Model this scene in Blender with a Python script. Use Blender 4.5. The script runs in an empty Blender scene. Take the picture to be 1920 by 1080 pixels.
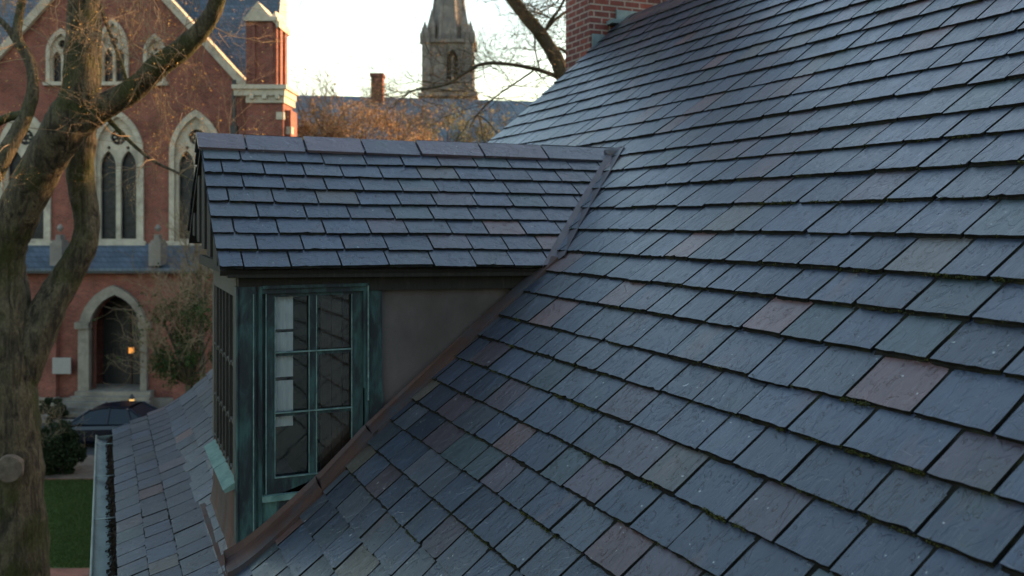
import bpy, math, random
from mathutils import Vector, Matrix, noise
from mathutils.geometry import tessellate_polygon
random.seed(7)
R = math.radians
H = 8.2                      # camera height above the ground, metres
FPX = 1757.0                 # focal length in photo pixels (1920 wide)
YAW = 23.5
SY, CY = math.sin(R(YAW)), math.cos(R(YAW))
SUN_EL, SUN_AZ = 11.0, 77.0

sc = bpy.context.scene
# ------------------------------------------------------------------ camera, sky, sun, exposure
cam_d = bpy.data.cameras.new("camera"); cam = bpy.data.objects.new("camera", cam_d)
sc.collection.objects.link(cam); sc.camera = cam
cam.location = (0, 0, H); cam.rotation_euler = (R(90), 0, R(-YAW))
cam_d.sensor_width = 36; cam_d.lens = 36 * FPX / 1920
cam_d.shift_y = -(540 - 413) / 1920
cam_d.clip_start = 0.05; cam_d.clip_end = 3000
cam_d.dof.use_dof = True; cam_d.dof.focus_distance = 4.0; cam_d.dof.aperture_fstop = 3.4
w = bpy.data.worlds.new("World"); sc.world = w; w.use_nodes = True
nt = w.node_tree
bg = nt.nodes["Background"]
sky = nt.nodes.new("ShaderNodeTexSky"); sky.sky_type = 'NISHITA'; sky.sun_disc = False
sky.sun_elevation = R(SUN_EL); sky.sun_rotation = R(SUN_AZ); sky.air_density = 1.3; sky.dust_density = 1.6; sky.ozone_density = 1.2
nt.links.new(sky.outputs[0], bg.inputs[0]); bg.inputs[1].default_value = 0.15
sun_d = bpy.data.lights.new("sun", 'SUN'); sun_d.energy = 5.0; sun_d.angle = R(0.6); sun_d.color = (1.0, 0.58, 0.28)
sun = bpy.data.objects.new("sun", sun_d); sc.collection.objects.link(sun)
sd = Vector((math.sin(R(SUN_AZ)) * math.cos(R(SUN_EL)), math.cos(R(SUN_AZ)) * math.cos(R(SUN_EL)), math.sin(R(SUN_EL))))
sun.rotation_euler = sd.to_track_quat('Z', 'Y').to_euler(); sun.location = (20, 0, 30)
sc.view_settings.view_transform = 'Standard'; sc.view_settings.look = 'None'
sc.view_settings.gamma = 1; sc.view_settings.exposure = 1.97
sc.render.engine = 'CYCLES'; sc.cycles.max_bounces = 8; sc.cycles.transparent_max_bounces = 12

# ------------------------------------------------------------------ materials
class NT:
    def __init__(s, name):
        m = bpy.data.materials.new(name); m.use_nodes = True
        s.m = m; s.t = m.node_tree; s.b = s.t.nodes["Principled BSDF"]
    def n(s, typ, **kw):
        nd = s.t.nodes.new(typ)
        for k, v in kw.items():
            if k.startswith('i_'):
                key = k[2:]
                nd.inputs[int(key) if key.isdigit() else key].default_value = v
            else: setattr(nd, k, v)
        return nd
    def l(s, a, b): s.t.links.new(a, b)
    def coord(s, scale=(1, 1, 1), kind='Object'):
        c = s.n('ShaderNodeTexCoord'); mp = s.n('ShaderNodeMapping'); mp.inputs['Scale'].default_value = scale
        s.l(c.outputs[kind], mp.inputs['Vector']); return mp.outputs[0]
    def noise(s, vec, scale, detail=6, rough=.55, w=None, dist=0):
        nd = s.n('ShaderNodeTexNoise'); nd.inputs['Scale'].default_value = scale; nd.inputs['Detail'].default_value = detail
        nd.inputs['Roughness'].default_value = rough; nd.inputs['Distortion'].default_value = dist
        if w is not None: nd.noise_dimensions = '4D'; s.l(w, nd.inputs['W'])
        s.l(vec, nd.inputs['Vector']); return nd.outputs['Fac']
    def ramp(s, fac, stops, interp='LINEAR'):
        r = s.n('ShaderNodeValToRGB'); r.color_ramp.interpolation = interp
        e = r.color_ramp.elements
        while len(e) < len(stops): e.new(.5)
        for k, (p, c) in enumerate(stops):
            e[k].position = p; e[k].color = (c[0], c[1], c[2], 1) if not isinstance(c, (int, float)) else (c, c, c, 1)
        s.l(fac, r.inputs[0]); return r.outputs[0]
    def mix(s, fac, a, b, blend='MIX'):
        x = s.n('ShaderNodeMix', data_type='RGBA', blend_type=blend)
        if isinstance(fac, (int, float)): x.inputs[0].default_value = fac
        else: s.l(fac, x.inputs[0])
        for i, v in ((6, a), (7, b)):
            if isinstance(v, tuple): x.inputs[i].default_value = (v[0], v[1], v[2], 1)
            else: s.l(v, x.inputs[i])
        return x.outputs[2]
    def math(s, op, a, b=None):
        x = s.n('ShaderNodeMath', operation=op)
        for i, v in ((0, a), (1, b)):
            if v is None: continue
            if isinstance(v, (int, float)): x.inputs[i].default_value = v
            else: s.l(v, x.inputs[i])
        return x.outputs[0]
    def bump(s, h, strength, dist, prev=None):
        b = s.n('ShaderNodeBump'); b.inputs['Strength'].default_value = strength; b.inputs['Distance'].default_value = dist
        s.l(h, b.inputs['Height'])
        if prev is not None: s.l(prev, b.inputs['Normal'])
        return b.outputs[0]
    def done(s, color=None, rough=None, normal=None, metal=None, spec=None):
        for key, v in (('Base Color', color), ('Roughness', rough), ('Normal', normal), ('Metallic', metal), ('Specular IOR Level', spec)):
            if v is None: continue
            if isinstance(v, tuple): s.b.inputs[key].default_value = (v[0], v[1], v[2], 1)
            elif isinstance(v, (int, float)): s.b.inputs[key].default_value = v
            else: s.l(v, s.b.inputs[key])
        return s.m

def slate_mat(name, cols, streak=(2.5, 16, 2.5), val=1.0, spec=.5):
    t = NT(name)
    g = t.n('ShaderNodeNewGeometry'); rnd = g.outputs['Random Per Island']
    W = t.math('MULTIPLY', rnd, 137.0)
    W2 = t.math('FRACT', t.math('MULTIPLY', rnd, 53.7))
    base = t.ramp(rnd, cols, 'CONSTANT')
    lum = t.ramp(W2, [(0, .74), (.5, 1.0), (1, 1.28)])
    c = t.mix(1.0, base, lum, 'MULTIPLY')
    o = t.coord(); st = t.coord(streak)
    n1 = t.noise(st, 1.6, 7, .62, W, .4)
    c = t.mix(1.0, c, t.ramp(n1, [(.25, .80), (.5, 1.0), (.75, 1.2)]), 'MULTIPLY')
    c = t.mix(1.0, c, t.ramp(t.noise(o, 4.5, 5, .6, W), [(.3, .72), (.7, 1.3)]), 'MULTIPLY')
    # rust and lichen stains with their own shapes
    st2 = t.coord((1, 3, 1))
    n2 = t.noise(st2, 1.4, 5, .6, W)
    c = t.mix(t.ramp(n2, [(.60, 0), (.72, .55)]), c, (.075 * val, .036 * val, .030 * val))
    n3 = t.noise(o, 3.1, 6, .65)
    c = t.mix(t.ramp(n3, [(.60, 0), (.78, .45)]), c, (.045 * val, .055 * val, .030 * val))
    n4 = t.noise(o, 46, 2, .5)
    c = t.mix(t.ramp(n4, [(.735, 0), (.77, .55)]), c, (.42, .44, .42))
    fine = t.noise(o, 130, 4, .6)
    c = t.mix(1.0, c, t.ramp(fine, [(.3, .85), (.7, 1.15)]), 'MULTIPLY')
    # cleft surface
    cl = t.noise(st, 3.0, 9, .68, W, 1.2)
    ledge = t.ramp(t.noise(t.coord((4, 7, 4)), 1.5, 3, .5, W, .6), [(.38, 0), (.40, .5), (.55, .5), (.57, 1)])
    b = t.bump(ledge, .7, .004)
    flake = t.ramp(t.noise(t.coord((6, 9, 6)), 2.2, 4, .55, W2, 1.5), [(.60, 0), (.615, 1)]); b = t.bump(flake, .9, .004, b)
    b = t.bump(cl, .42, .007, b); b = t.bump(fine, .16, .0015, b)
    return t.done(c, t.ramp(cl, [(.3, .24), (.7, .44)]), b, spec=.85)


S_BLUE, S_BLU2, S_GREY, S_GREEN, S_PURP, S_RED, S_TAN = (.019, .024, .038), (.013, .017, .028), (.026, .029, .037), (.018, .026, .028), (.033, .023, .029), (.060, .029, .026), (.050, .041, .033)
M = {}
M['slate'] = slate_mat('roof_slate', [(0, S_BLUE), (.38, S_BLU2), (.64, S_GREY), (.77, S_GREEN), (.83, S_PURP), (.92, S_RED), (.955, S_TAN), (.975, S_BLUE)])
M['slate_dormer'] = slate_mat('dormer_slate', [(0, S_BLU2), (.36, S_BLUE), (.66, S_GREY), (.80, S_GREEN), (.88, S_PURP), (.955, S_RED), (.975, S_TAN)], streak=(10, 3, 10))
M['slate_ridge'] = slate_mat('ridge_slate', [(0, (.060, .038, .042)), (.35, (.036, .034, .042)), (.55, (.074, .044, .046)), (.8, (.050, .036, .042))], streak=(3, 8, 8))
def simple(name, col, rough=.6, amt=.25, scale=8, bump=.3, bd=.01, spec=.5, metal=0, stretch=(1, 1, 1), col2=None, lo=.4, hi=.6):
    t = NT(name); o = t.coord(stretch); n1 = t.noise(o, scale, 7, .6)
    c = t.mix(1.0, (col[0], col[1], col[2]), t.ramp(n1, [(.25, 1 - amt), (.75, 1 + amt)]), 'MULTIPLY')
    if col2: c = t.mix(t.ramp(t.noise(o, scale * .45, 6, .65, dist=.5), [(lo, 0), (hi, 1)]), c, col2)
    n2 = t.noise(o, scale * 4, 6, .6)
    return t.done(c, rough, t.bump(n2, bump, bd), metal, spec)
M['slate_edge'] = simple('slate_edge_grime_shade', (.011, .0105, .009), 1.0, .5, 25, .6, .004, .03, col2=(.022, .022, .010), lo=.55, hi=.7)  # near-black colour carries both dirt and the shade of butts and joints
M['under'] = simple('roofing_felt', (.010, .010, .010), .95, .2, spec=.1)
M['verdigris'] = simple('verdigris_copper', (.022, .050, .049), .62, .6, 9, .35, .004, .3, stretch=(3, 3, .8), col2=(.009, .012, .016), lo=.40, hi=.56)
M['verdi_low'] = simple('streaked_verdigris', (.050, .105, .095), .65, .5, 8, .3, .004, .3, stretch=(3, 3, .8), col2=(.018, .024, .032), lo=.47, hi=.62)
M['verdi_light'] = simple('bright_verdigris', (.095, .155, .138), .75, .3, 20, .3, .004, .3, col2=(.05, .11, .10), lo=.55, hi=.7)
M['copper_dark'] = simple('aged_brown_copper', (.052, .025, .019), .62, .35, 5, .25, .006, .3, .1, stretch=(1.2, 1.2, .7), col2=(.035, .034, .040), lo=.45, hi=.62)
M['copper_front'] = simple('aged_red_copper', (.062, .030, .024), .7, .45, 5, .25, .006, .15, 0, stretch=(2, 2, .5), col2=(.05, .042, .04), lo=.45, hi=.6)
M['lead'] = simple('cheek_lead_sheet', (.070, .055, .053), .55, .5, 3.5, .15, .01, .4, .0, stretch=(1, 1, .7), col2=(.044, .032, .028), lo=.40, hi=.60)
M['valley'] = simple('valley_metal', (.055, .044, .050), .5, .35, 6, .25, .006, .4, .1, col2=(.085, .078, .088), lo=.5, hi=.7)
M['flash_green'] = simple('patina_flashing', (.12, .155, .165), .6, .3, 8, .25, .006, .4, .1, col2=(.07, .09, .10))
M['gutter'] = simple('patina_gutter', (.165, .195, .170), .6, .3, 7, .3, .005, .4, .15, stretch=(1, .4, 1), col2=(.075, .085, .085), lo=.45, hi=.62)
M['debris'] = simple('gutter_debris', (.045, .030, .020), .95, .6, 60, .9, .02, .1)
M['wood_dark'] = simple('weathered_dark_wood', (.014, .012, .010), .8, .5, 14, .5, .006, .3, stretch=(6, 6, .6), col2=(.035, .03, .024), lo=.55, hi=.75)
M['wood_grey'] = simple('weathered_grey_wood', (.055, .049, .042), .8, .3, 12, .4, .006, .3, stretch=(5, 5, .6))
M['wood_brown'] = simple('interior_brown_wood', (.026, .011, .008), .6, .4, 6, .3, .004, .4, stretch=(5, 5, .5))
M['curtain'] = simple('pale_linen_blind', (.42, .43, .47), .9, .06, 10, .2, .003, .1)
M['interior'] = simple('dark_interior', (.03, .028, .03), .9, .3, 4, .1)
M['stone'] = simple('buff_limestone', (.40, .345, .27), .85, .22, 2.5, .5, .03, .2, col2=(.19, .165, .135), lo=.5, hi=.75)
M['stone_low'] = simple('shaded_limestone', (.21, .18, .145), .85, .3, 2.5, .5, .03, .2, col2=(.12, .105, .088), lo=.45, hi=.7)  # limestone darkened in colour for the shade of the recessed porch
M['stone_grey'] = simple('grey_limestone', (.20, .172, .148), .85, .3, 1.2, .5, .05, .2, col2=(.13, .117, .108))
M['glass_dark'] = simple('leaded_church_glass', (.010, .012, .016), .4, .8, 5, .5, .01, .25, col2=(.03, .027, .025), lo=.5, hi=.7)
M['black'] = simple('black_paint', (.008, .008, .009), .5)
M['tyre'] = simple('tyre_rubber', (.012, .012, .012), .85, .2, 20)
M['carpaint'] = simple('dark_navy_car_paint', (.003, .005, .012), .25, .1, 2, 0, .001, .4)
M['chrome'] = simple('car_chrome', (.45, .45, .46), .25, .05, 4, 0, .001, .8, 1)
M['lamp_red'] = simple('tail_lamp_red', (.25, .01, .01), .3, .1)
def bark_mat(name, c1, c2, moss, lo, hi):
    t = NT(name); o = t.coord((1, 1, .22)); o1 = t.coord(); fur = t.noise(o, 9, 5, .6, dist=1.2); fine = t.noise(t.coord((1, 1, .5)), 40, 5, .65); big = t.noise(o1, 1.6, 4, .6)
    c = t.mix(t.ramp(fur, [(.38, 0), (.56, 1)]), c1, c2); c = t.mix(t.ramp(big, [(lo, 0), (hi, .85)]), c, moss)
    c = t.mix(1.0, c, t.ramp(fine, [(.3, .6), (.7, 1.4)]), 'MULTIPLY')
    b = t.bump(t.ramp(fur, [(.35, 0), (.6, 1)]), .9, .03); b = t.bump(fine, .7, .015, b)
    return t.done(c, .92, b, spec=.15)
M['bark'] = bark_mat('mossy_bark', (.028, .023, .017), (.084, .068, .043), (.036, .040, .012), .47, .62)
M['bark2'] = simple('grey_brown_bark', (.085, .065, .045), .9, .4, 7, 1.0, .05, .15, stretch=(3, 3, .6), col2=(.08, .075, .03), lo=.5, hi=.65)
M['twig'] = simple('twig_bark', (.17, .115, .065), .9, .3, 8, .2)
M['knot'] = simple('sawn_knot_wood', (.11, .085, .065), .9, .4, 9, .8, .02, .15)
M['mortar_plaque'] = simple('pale_notice_stone', (.24, .22, .20), .8, .1)
def leaf_mat(name, cols):
    t = NT(name); g = t.n('ShaderNodeNewGeometry')
    c = t.ramp(g.outputs['Random Per Island'], cols)
    tr = t.n('ShaderNodeBsdfTranslucent'); t.l(c, tr.inputs['Color'])
    t.done(c, .7, spec=.2)
    mx = t.n('ShaderNodeMixShader'); mx.inputs[0].default_value = .35
    t.l(t.b.outputs[0], mx.inputs[1]); t.l(tr.outputs[0], mx.inputs[2])
    t.l(mx.outputs[0], t.t.nodes['Material Output'].inputs['Surface']); return t.m
M['leaf_gold'] = leaf_mat('golden_buds', [(0, (.26, .14, .04)), (.5, (.42, .24, .06)), (1, (.50, .34, .12))])
M['leaf_russet'] = leaf_mat('russet_leaves', [(0, (.20, .11, .055)), (.4, (.30, .17, .085)), (.75, (.38, .24, .12)), (1, (.44, .34, .20))])
M['leaf_green'] = leaf_mat('evergreen_leaves', [(0, (.018, .035, .010)), (.6, (.035, .060, .016)), (1, (.075, .095, .030))])
M['leaf_dark'] = leaf_mat('dark_hedge_leaves', [(0, (.012, .020, .008)), (.7, (.022, .034, .012)), (1, (.04, .05, .02))])
M['leaf_pale'] = leaf_mat('pale_olive_leaves', [(0, (.14, .14, .07)), (.5, (.22, .20, .11)), (1, (.30, .27, .17))])
M['moss'] = leaf_mat('roof_moss', [(0, (.022, .024, .006)), (.6, (.045, .047, .010)), (1, (.08, .078, .018))])

def brick_mat(name, c1, c2, mortar, bw=.215, bh=.075, ms=.010, var=.35):
    t = NT(name); c = t.n('ShaderNodeTexCoord'); sp = t.n('ShaderNodeSeparateXYZ'); t.l(c.outputs['Object'], sp.inputs[0])
    u = t.math('ADD', sp.outputs[0], sp.outputs[1]); cb = t.n('ShaderNodeCombineXYZ'); t.l(u, cb.inputs[0]); t.l(sp.outputs[2], cb.inputs[1])
    b = t.n('ShaderNodeTexBrick'); t.l(cb.outputs[0], b.inputs['Vector'])
    b.inputs['Color1'].default_value = (*c1, 1); b.inputs['Color2'].default_value = (*c2, 1); b.inputs['Mortar'].default_value = (*mortar, 1)
    b.inputs['Scale'].default_value = 1; b.inputs['Mortar Size'].default_value = ms; b.inputs['Brick Width'].default_value = bw; b.inputs['Row Height'].default_value = bh
    b.inputs['Bias'].default_value = 0; b.inputs['Mortar Smooth'].default_value = .2
    o = c.outputs['Object']
    n1 = t.noise(o, 1.1, 6, .65)
    col = t.mix(1.0, b.outputs['Color'], t.ramp(n1, [(.3, 1 - var), (.7, 1 + var)]), 'MULTIPLY')
    n2 = t.noise(o, 22, 5, .6)
    col = t.mix(1.0, col, t.ramp(n2, [(.3, .8), (.7, 1.2)]), 'MULTIPLY')
    h = t.math('ADD', t.math('MULTIPLY', b.outputs['Fac'], -1.0), t.math('MULTIPLY', n2, .5))
    return t.done(col, .88, t.bump(h, .6, .012), spec=.2)
M['brick_church'] = brick_mat('church_brick', (.205, .060, .041), (.140, .042, .031), (.18, .12, .095), ms=.008)
M['brick_chim'] = brick_mat('chimney_brick', (.17, .045, .034), (.085, .030, .027), (.21, .165, .145), .215, .078, .011)
M['brick_plain'] = brick_mat('house_brick', (.22, .075, .05), (.16, .055, .04), (.22, .18, .15))
M['brick_path'] = brick_mat('path_brick', (.20, .075, .050), (.15, .060, .042), (.12, .09, .07), .2, .1, .008)
def course_mat(name, col, rowh=.2, w=.25):
    t = NT(name); c = t.n('ShaderNodeTexCoord'); sp = t.n('ShaderNodeSeparateXYZ'); t.l(c.outputs['Object'], sp.inputs[0])
    cb = t.n('ShaderNodeCombineXYZ'); t.l(t.math('ADD', sp.outputs[0], sp.outputs[1]), cb.inputs[0]); t.l(sp.outputs[2], cb.inputs[1])
    b = t.n('ShaderNodeTexBrick'); t.l(cb.outputs[0], b.inputs['Vector'])
    b.inputs['Color1'].default_value = (col[0] * 1.2, col[1] * 1.2, col[2] * 1.2, 1); b.inputs['Color2'].default_value = (col[0] * .75, col[1] * .75, col[2] * .75, 1)
    b.inputs['Mortar'].default_value = (col[0] * .35, col[1] * .35, col[2] * .35, 1); b.inputs['Scale'].default_value = 1
    b.inputs['Mortar Size'].default_value = .012; b.inputs['Brick Width'].default_value = w; b.inputs['Row Height'].default_value = rowh
    n1 = t.noise(c.outputs['Object'], .8, 5, .6)
    cc = t.mix(1.0, b.outputs['Color'], t.ramp(n1, [(.3, .75), (.7, 1.25)]), 'MULTIPLY')
    return t.done(cc, .55, t.bump(t.math('MULTIPLY', b.outputs['Fac'], -1), .5, .02))
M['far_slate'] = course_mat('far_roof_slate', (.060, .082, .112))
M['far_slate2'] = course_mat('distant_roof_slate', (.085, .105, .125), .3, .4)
def glass_mat(name, tint=(.9, .95, .95), refl=.10):
    t = NT(name); tr = t.n('ShaderNodeBsdfTransparent'); tr.inputs[0].default_value = (*tint, 1)
    gl = t.n('ShaderNodeBsdfGlossy'); gl.inputs['Roughness'].default_value = .03
    b = t.bump(t.noise(t.coord(), 3, 2), .15, .01); t.l(b, gl.inputs['Normal'])
    fr = t.n('ShaderNodeFresnel'); fr.inputs[0].default_value = 1.5
    f = t.math('ADD', fr.outputs[0], refl * .3)
    mx = t.n('ShaderNodeMixShader'); t.l(f, mx.inputs[0]); t.l(tr.outputs[0], mx.inputs[1]); t.l(gl.outputs[0], mx.inputs[2])
    t.l(mx.outputs[0], t.t.nodes['Material Output'].inputs['Surface']); return t.m
M['glass'] = glass_mat('old_window_glass')
M['car_glass'] = simple('car_window_glass', (.008, .014, .022), .2, .1, 2, 0, .001, .2)
def emit_mat(name, col, s):
    t = NT(name); t.b.inputs['Emission Color'].default_value = (*col, 1); t.b.inputs['Emission Strength'].default_value = s
    t.b.inputs['Base Color'].default_value = (*col, 1); return t.m
M['lamp'] = emit_mat('warm_lamp', (1.0, .36, .06), .2)
M['lamp2'] = emit_mat('yellow_lamp', (1.0, .55, .16), .30)
def ground_mat(name, c1, c2, sc_):
    t = NT(name); o = t.coord(); n1 = t.noise(o, sc_, 8, .65); n2 = t.noise(o, sc_ * 14, 5, .7)
    c = t.mix(t.ramp(n1, [(.35, 0), (.65, 1)]), c1, c2)
    c = t.mix(1.0, c, t.ramp(n2, [(.3, .65), (.7, 1.35)]), 'MULTIPLY')
    return t.done(c, .95, t.bump(n2, .8, .03), spec=.1)
M['grass'] = ground_mat('lawn_grass', (.024, .050, .008), (.055, .075, .022), .5)
M['grassblade'] = leaf_mat('grass_blades', [(0, (.020, .042, .007)), (.6, (.036, .070, .012)), (1, (.085, .095, .035))])
M['earth'] = ground_mat('ground_earth', (.055, .050, .038), (.07, .075, .04), .2)
M['asphalt'] = ground_mat('street_asphalt', (.045, .045, .046), (.058, .056, .055), .5)
M['pave'] = ground_mat('pavement_stone', (.20, .18, .155), (.25, .22, .19), .8)

# ------------------------------------------------------------------ mesh helpers (all vertices in world space)
FR = {}
def I4(): return Matrix.Identity(4)
class MB:
    def __init__(s): s.v = []; s.f = []; s.m = []
    def add(s, vs, fs, mi=0):
        o = len(s.v); s.v += [tuple(v) for v in vs]
        for f in fs: s.f.append([i + o for i in f]); s.m.append(mi)
    def box(s, a, b, mi=0, T=None):
        x0, y0, z0 = [min(a[i], b[i]) for i in range(3)]; x1, y1, z1 = [max(a[i], b[i]) for i in range(3)]
        vs = [(x, y, z) for z in (z0, z1) for y in (y0, y1) for x in (x0, x1)]
        if T: vs = [T(*v) for v in vs]
        s.add(vs, [(0, 2, 3, 1), (4, 5, 7, 6), (0, 1, 5, 4), (2, 6, 7, 3), (0, 4, 6, 2), (1, 3, 7, 5)], mi)
    def poly(s, pts, holes, d0, d1, T, mi=0):
        """outline (a,c) with holes, extruded from depth d0 to d1; T(a, depth, c) gives world"""
        loops = [pts] + holes; tri = tessellate_polygon([[Vector((p[0], p[1], 0)) for p in L] for L in loops])
        flat = [p for L in loops for p in L]; n = len(flat)
        vs = [T(p[0], d0, p[1]) for p in flat] + [T(p[0], d1, p[1]) for p in flat]
        fs = [tuple(t) for t in tri] + [tuple(i + n for i in reversed(t)) for t in tri]
        o = 0
        for L in loops:
            k = len(L)
            for i in range(k):
                j = (i + 1) % k; fs.append((o + i, o + j, o + j + n, o + i + n))
            o += k
        s.add(vs, fs, mi)
    def tube(s, pts, rs, seg=10, mi=0, cap=True, wob=0, seedv=0.0):
        rings = []; n = len(pts); up = None
        P = [Vector(p) for p in pts]
        for i in range(n):
            d = (P[min(i + 1, n - 1)] - P[max(i - 1, 0)]).normalized()
            if up is None:
                up = d.orthogonal().normalized()
            up = (up - d * up.dot(d)).normalized(); q = d.cross(up)
            ring = []
            for k in range(seg):
                a = 2 * math.pi * k / seg; r = rs[i]
                e = up * math.cos(a) + q * math.sin(a)
                if wob:
                    r *= 1 + wob * noise.noise(Vector((math.cos(a) * 1.7 + seedv, math.sin(a) * 1.7, i * .35))) + wob * .5 * noise.noise(Vector((a * 2 + seedv, i * .9, 3)))
                ring.append(P[i] + e * r)
            rings.append(ring)
        vs = [v for r_ in rings for v in r_]; fs = []
        for i in range(n - 1):
            for k in range(seg):
                a = i * seg + k; b = i * seg + (k + 1) % seg
                fs.append((a, b, b + seg, a + seg))
        if cap: fs.append(tuple(reversed(range(seg)))); fs.append(tuple((n - 1) * seg + k for k in range(seg)))
        s.add(vs, fs, mi)
    def build(s, name, mats, parent=None, base=None, smooth=False):
        if parent is not None: Mx = FR[parent]
        elif base is not None: Mx = Matrix.Translation(Vector(base))
        else: Mx = I4()
        inv = Mx.inverted()
        me = bpy.data.meshes.new(name)
        me.from_pydata([tuple(inv @ Vector(v)) for v in s.v], [], s.f)
        for m in (mats if isinstance(mats, (list, tuple)) else [mats]): me.materials.append(M[m])
        if len(me.materials) > 1: me.polygons.foreach_set('material_index', s.m)
        if smooth: me.polygons.foreach_set('use_smooth', [True] * len(me.polygons))
        me.update()
        o = bpy.data.objects.new(name, me); sc.collection.objects.link(o)
        FR[o] = Mx
        if parent is not None: o.parent = parent
        else: o.matrix_basis = Mx
        return o
def tag(o, label=None, cat=None, group=None, kind=None):
    if label: o['label'] = label
    if cat: o['category'] = cat
    if group: o['group'] = group
    if kind: o['kind'] = kind
    return o
def thing(name, label, cat, loc, rotz=0, group=None):
    o = bpy.data.objects.new(name, None); sc.collection.objects.link(o); o.empty_display_size = .3
    o.location = loc; o.rotation_euler = (0, 0, rotz); FR[o] = Matrix.Translation(Vector(loc)) @ Matrix.Rotation(rotz, 4, 'Z')
    return tag(o, label, cat, group)
def pt(u, v, D):           # photo pixel at depth D along the view axis -> world
    r = (u - 960) / FPX * D
    return Vector((r * CY + D * SY, -r * SY + D * CY, H + (413 - v) / FPX * D))
def cx_(r, d, z): return Vector((r * CY + d * SY, -r * SY + d * CY, z))   # right, forward, height -> world
def onY(u, v, Y):          # pixel on the plane y = Y (house frame) -> x, z
    k = (u - 960) / FPX; x = Y * (SY + CY * k) / (CY - SY * k); D = SY * x + CY * Y
    return x, (413 - v) / FPX * D
def crom(P, n=6):
    out = []; L = len(P)
    for i in range(L - 1):
        a, b, c, d = P[max(i - 1, 0)], P[i], P[i + 1], P[min(i + 2, L - 1)]
        for k in range(n):
            t = k / n; out.append(tuple(.5 * (2 * b[j] + (c[j] - a[j]) * t + (2 * a[j] - 5 * b[j] + 4 * c[j] - d[j]) * t * t + (3 * b[j] - a[j] - 3 * c[j] + d[j]) * t ** 3) for j in range(len(b))))
    out.append(tuple(P[-1])); return out
def arch(c, zb, wd, zs, h, n=7):
    """pointed arch outline, anticlockwise from bottom left"""
    Rr = (h * h + wd * wd / 4) / wd; pts = [(c - wd / 2, zb), (c + wd / 2, zb)]
    a1 = math.atan2(h, Rr - wd / 2) if Rr > wd / 2 else math.pi / 2
    for k in range(n + 1):
        a = a1 * k / n; pts.append((c + wd / 2 - Rr + Rr * math.cos(a), zs + Rr * math.sin(a)))
    for k in range(n - 1, -1, -1):
        a = a1 * k / n; pts.append((c - wd / 2 + Rr - Rr * math.cos(a), zs + Rr * math.sin(a)))
    return pts
def circ(c, z, r, n=12): return [(c + r * math.cos(2 * math.pi * k / n), z + r * math.sin(2 * math.pi * k / n)) for k in range(n)]

# ------------------------------------------------------------------ the slated house: profile of the main roof in x, z (relative to the camera height)
PROF = [(.088, -2.095), (.347, -1.985), (.66, -1.865), (1.02, -1.57), (1.25, -1.345), (1.463, -1.15), (2.475, -.31), (3.57, .50), (4.15, .935), (5.06, 1.72), (5.776, 2.371)]
PT = crom(PROF, 10)
ARC = [0.0]
for i in range(1, len(PT)): ARC.append(ARC[-1] + math.dist(PT[i], PT[i - 1]))
LTOT = ARC[-1]
def prof(t):
    t_ = min(max(t, 0), LTOT - 1e-6)
    lo = 0
    while ARC[lo + 1] < t_: lo += 1
    k = (t_ - ARC[lo]) / (ARC[lo + 1] - ARC[lo]); a, b = PT[lo], PT[lo + 1]
    x, z = a[0] + (b[0] - a[0]) * k, a[1] + (b[1] - a[1]) * k
    if t < 0 or t > LTOT:
        d = Vector((b[0] - a[0], b[1] - a[1])).normalized(); x += d.x * (t - t_); z += d.y * (t - t_)
    return x, z
def Pz(x):
    for i in range(len(PT) - 1):
        if x <= PT[i + 1][0]: 
            a, b = PT[i], PT[i + 1]; return a[1] + (b[1] - a[1]) * (x - a[0]) / (b[0] - a[0])
    return PT[-1][1]
YN, YF = -2.6, 10.0
DE_Y, DR_Y, DE_Z0, DE_Z1, DR_Z = 5.12, 6.22, -.262, -.292, .50     # dormer eave and ridge
DX0, CHK, CHF, WX = .545, 5.25, 6.42, .66
house = thing('slate_roofed_house', 'brick house with blue grey slate roof and green copper dormer filling the foreground', 'house', (3.2, 4.0, 0))

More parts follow.
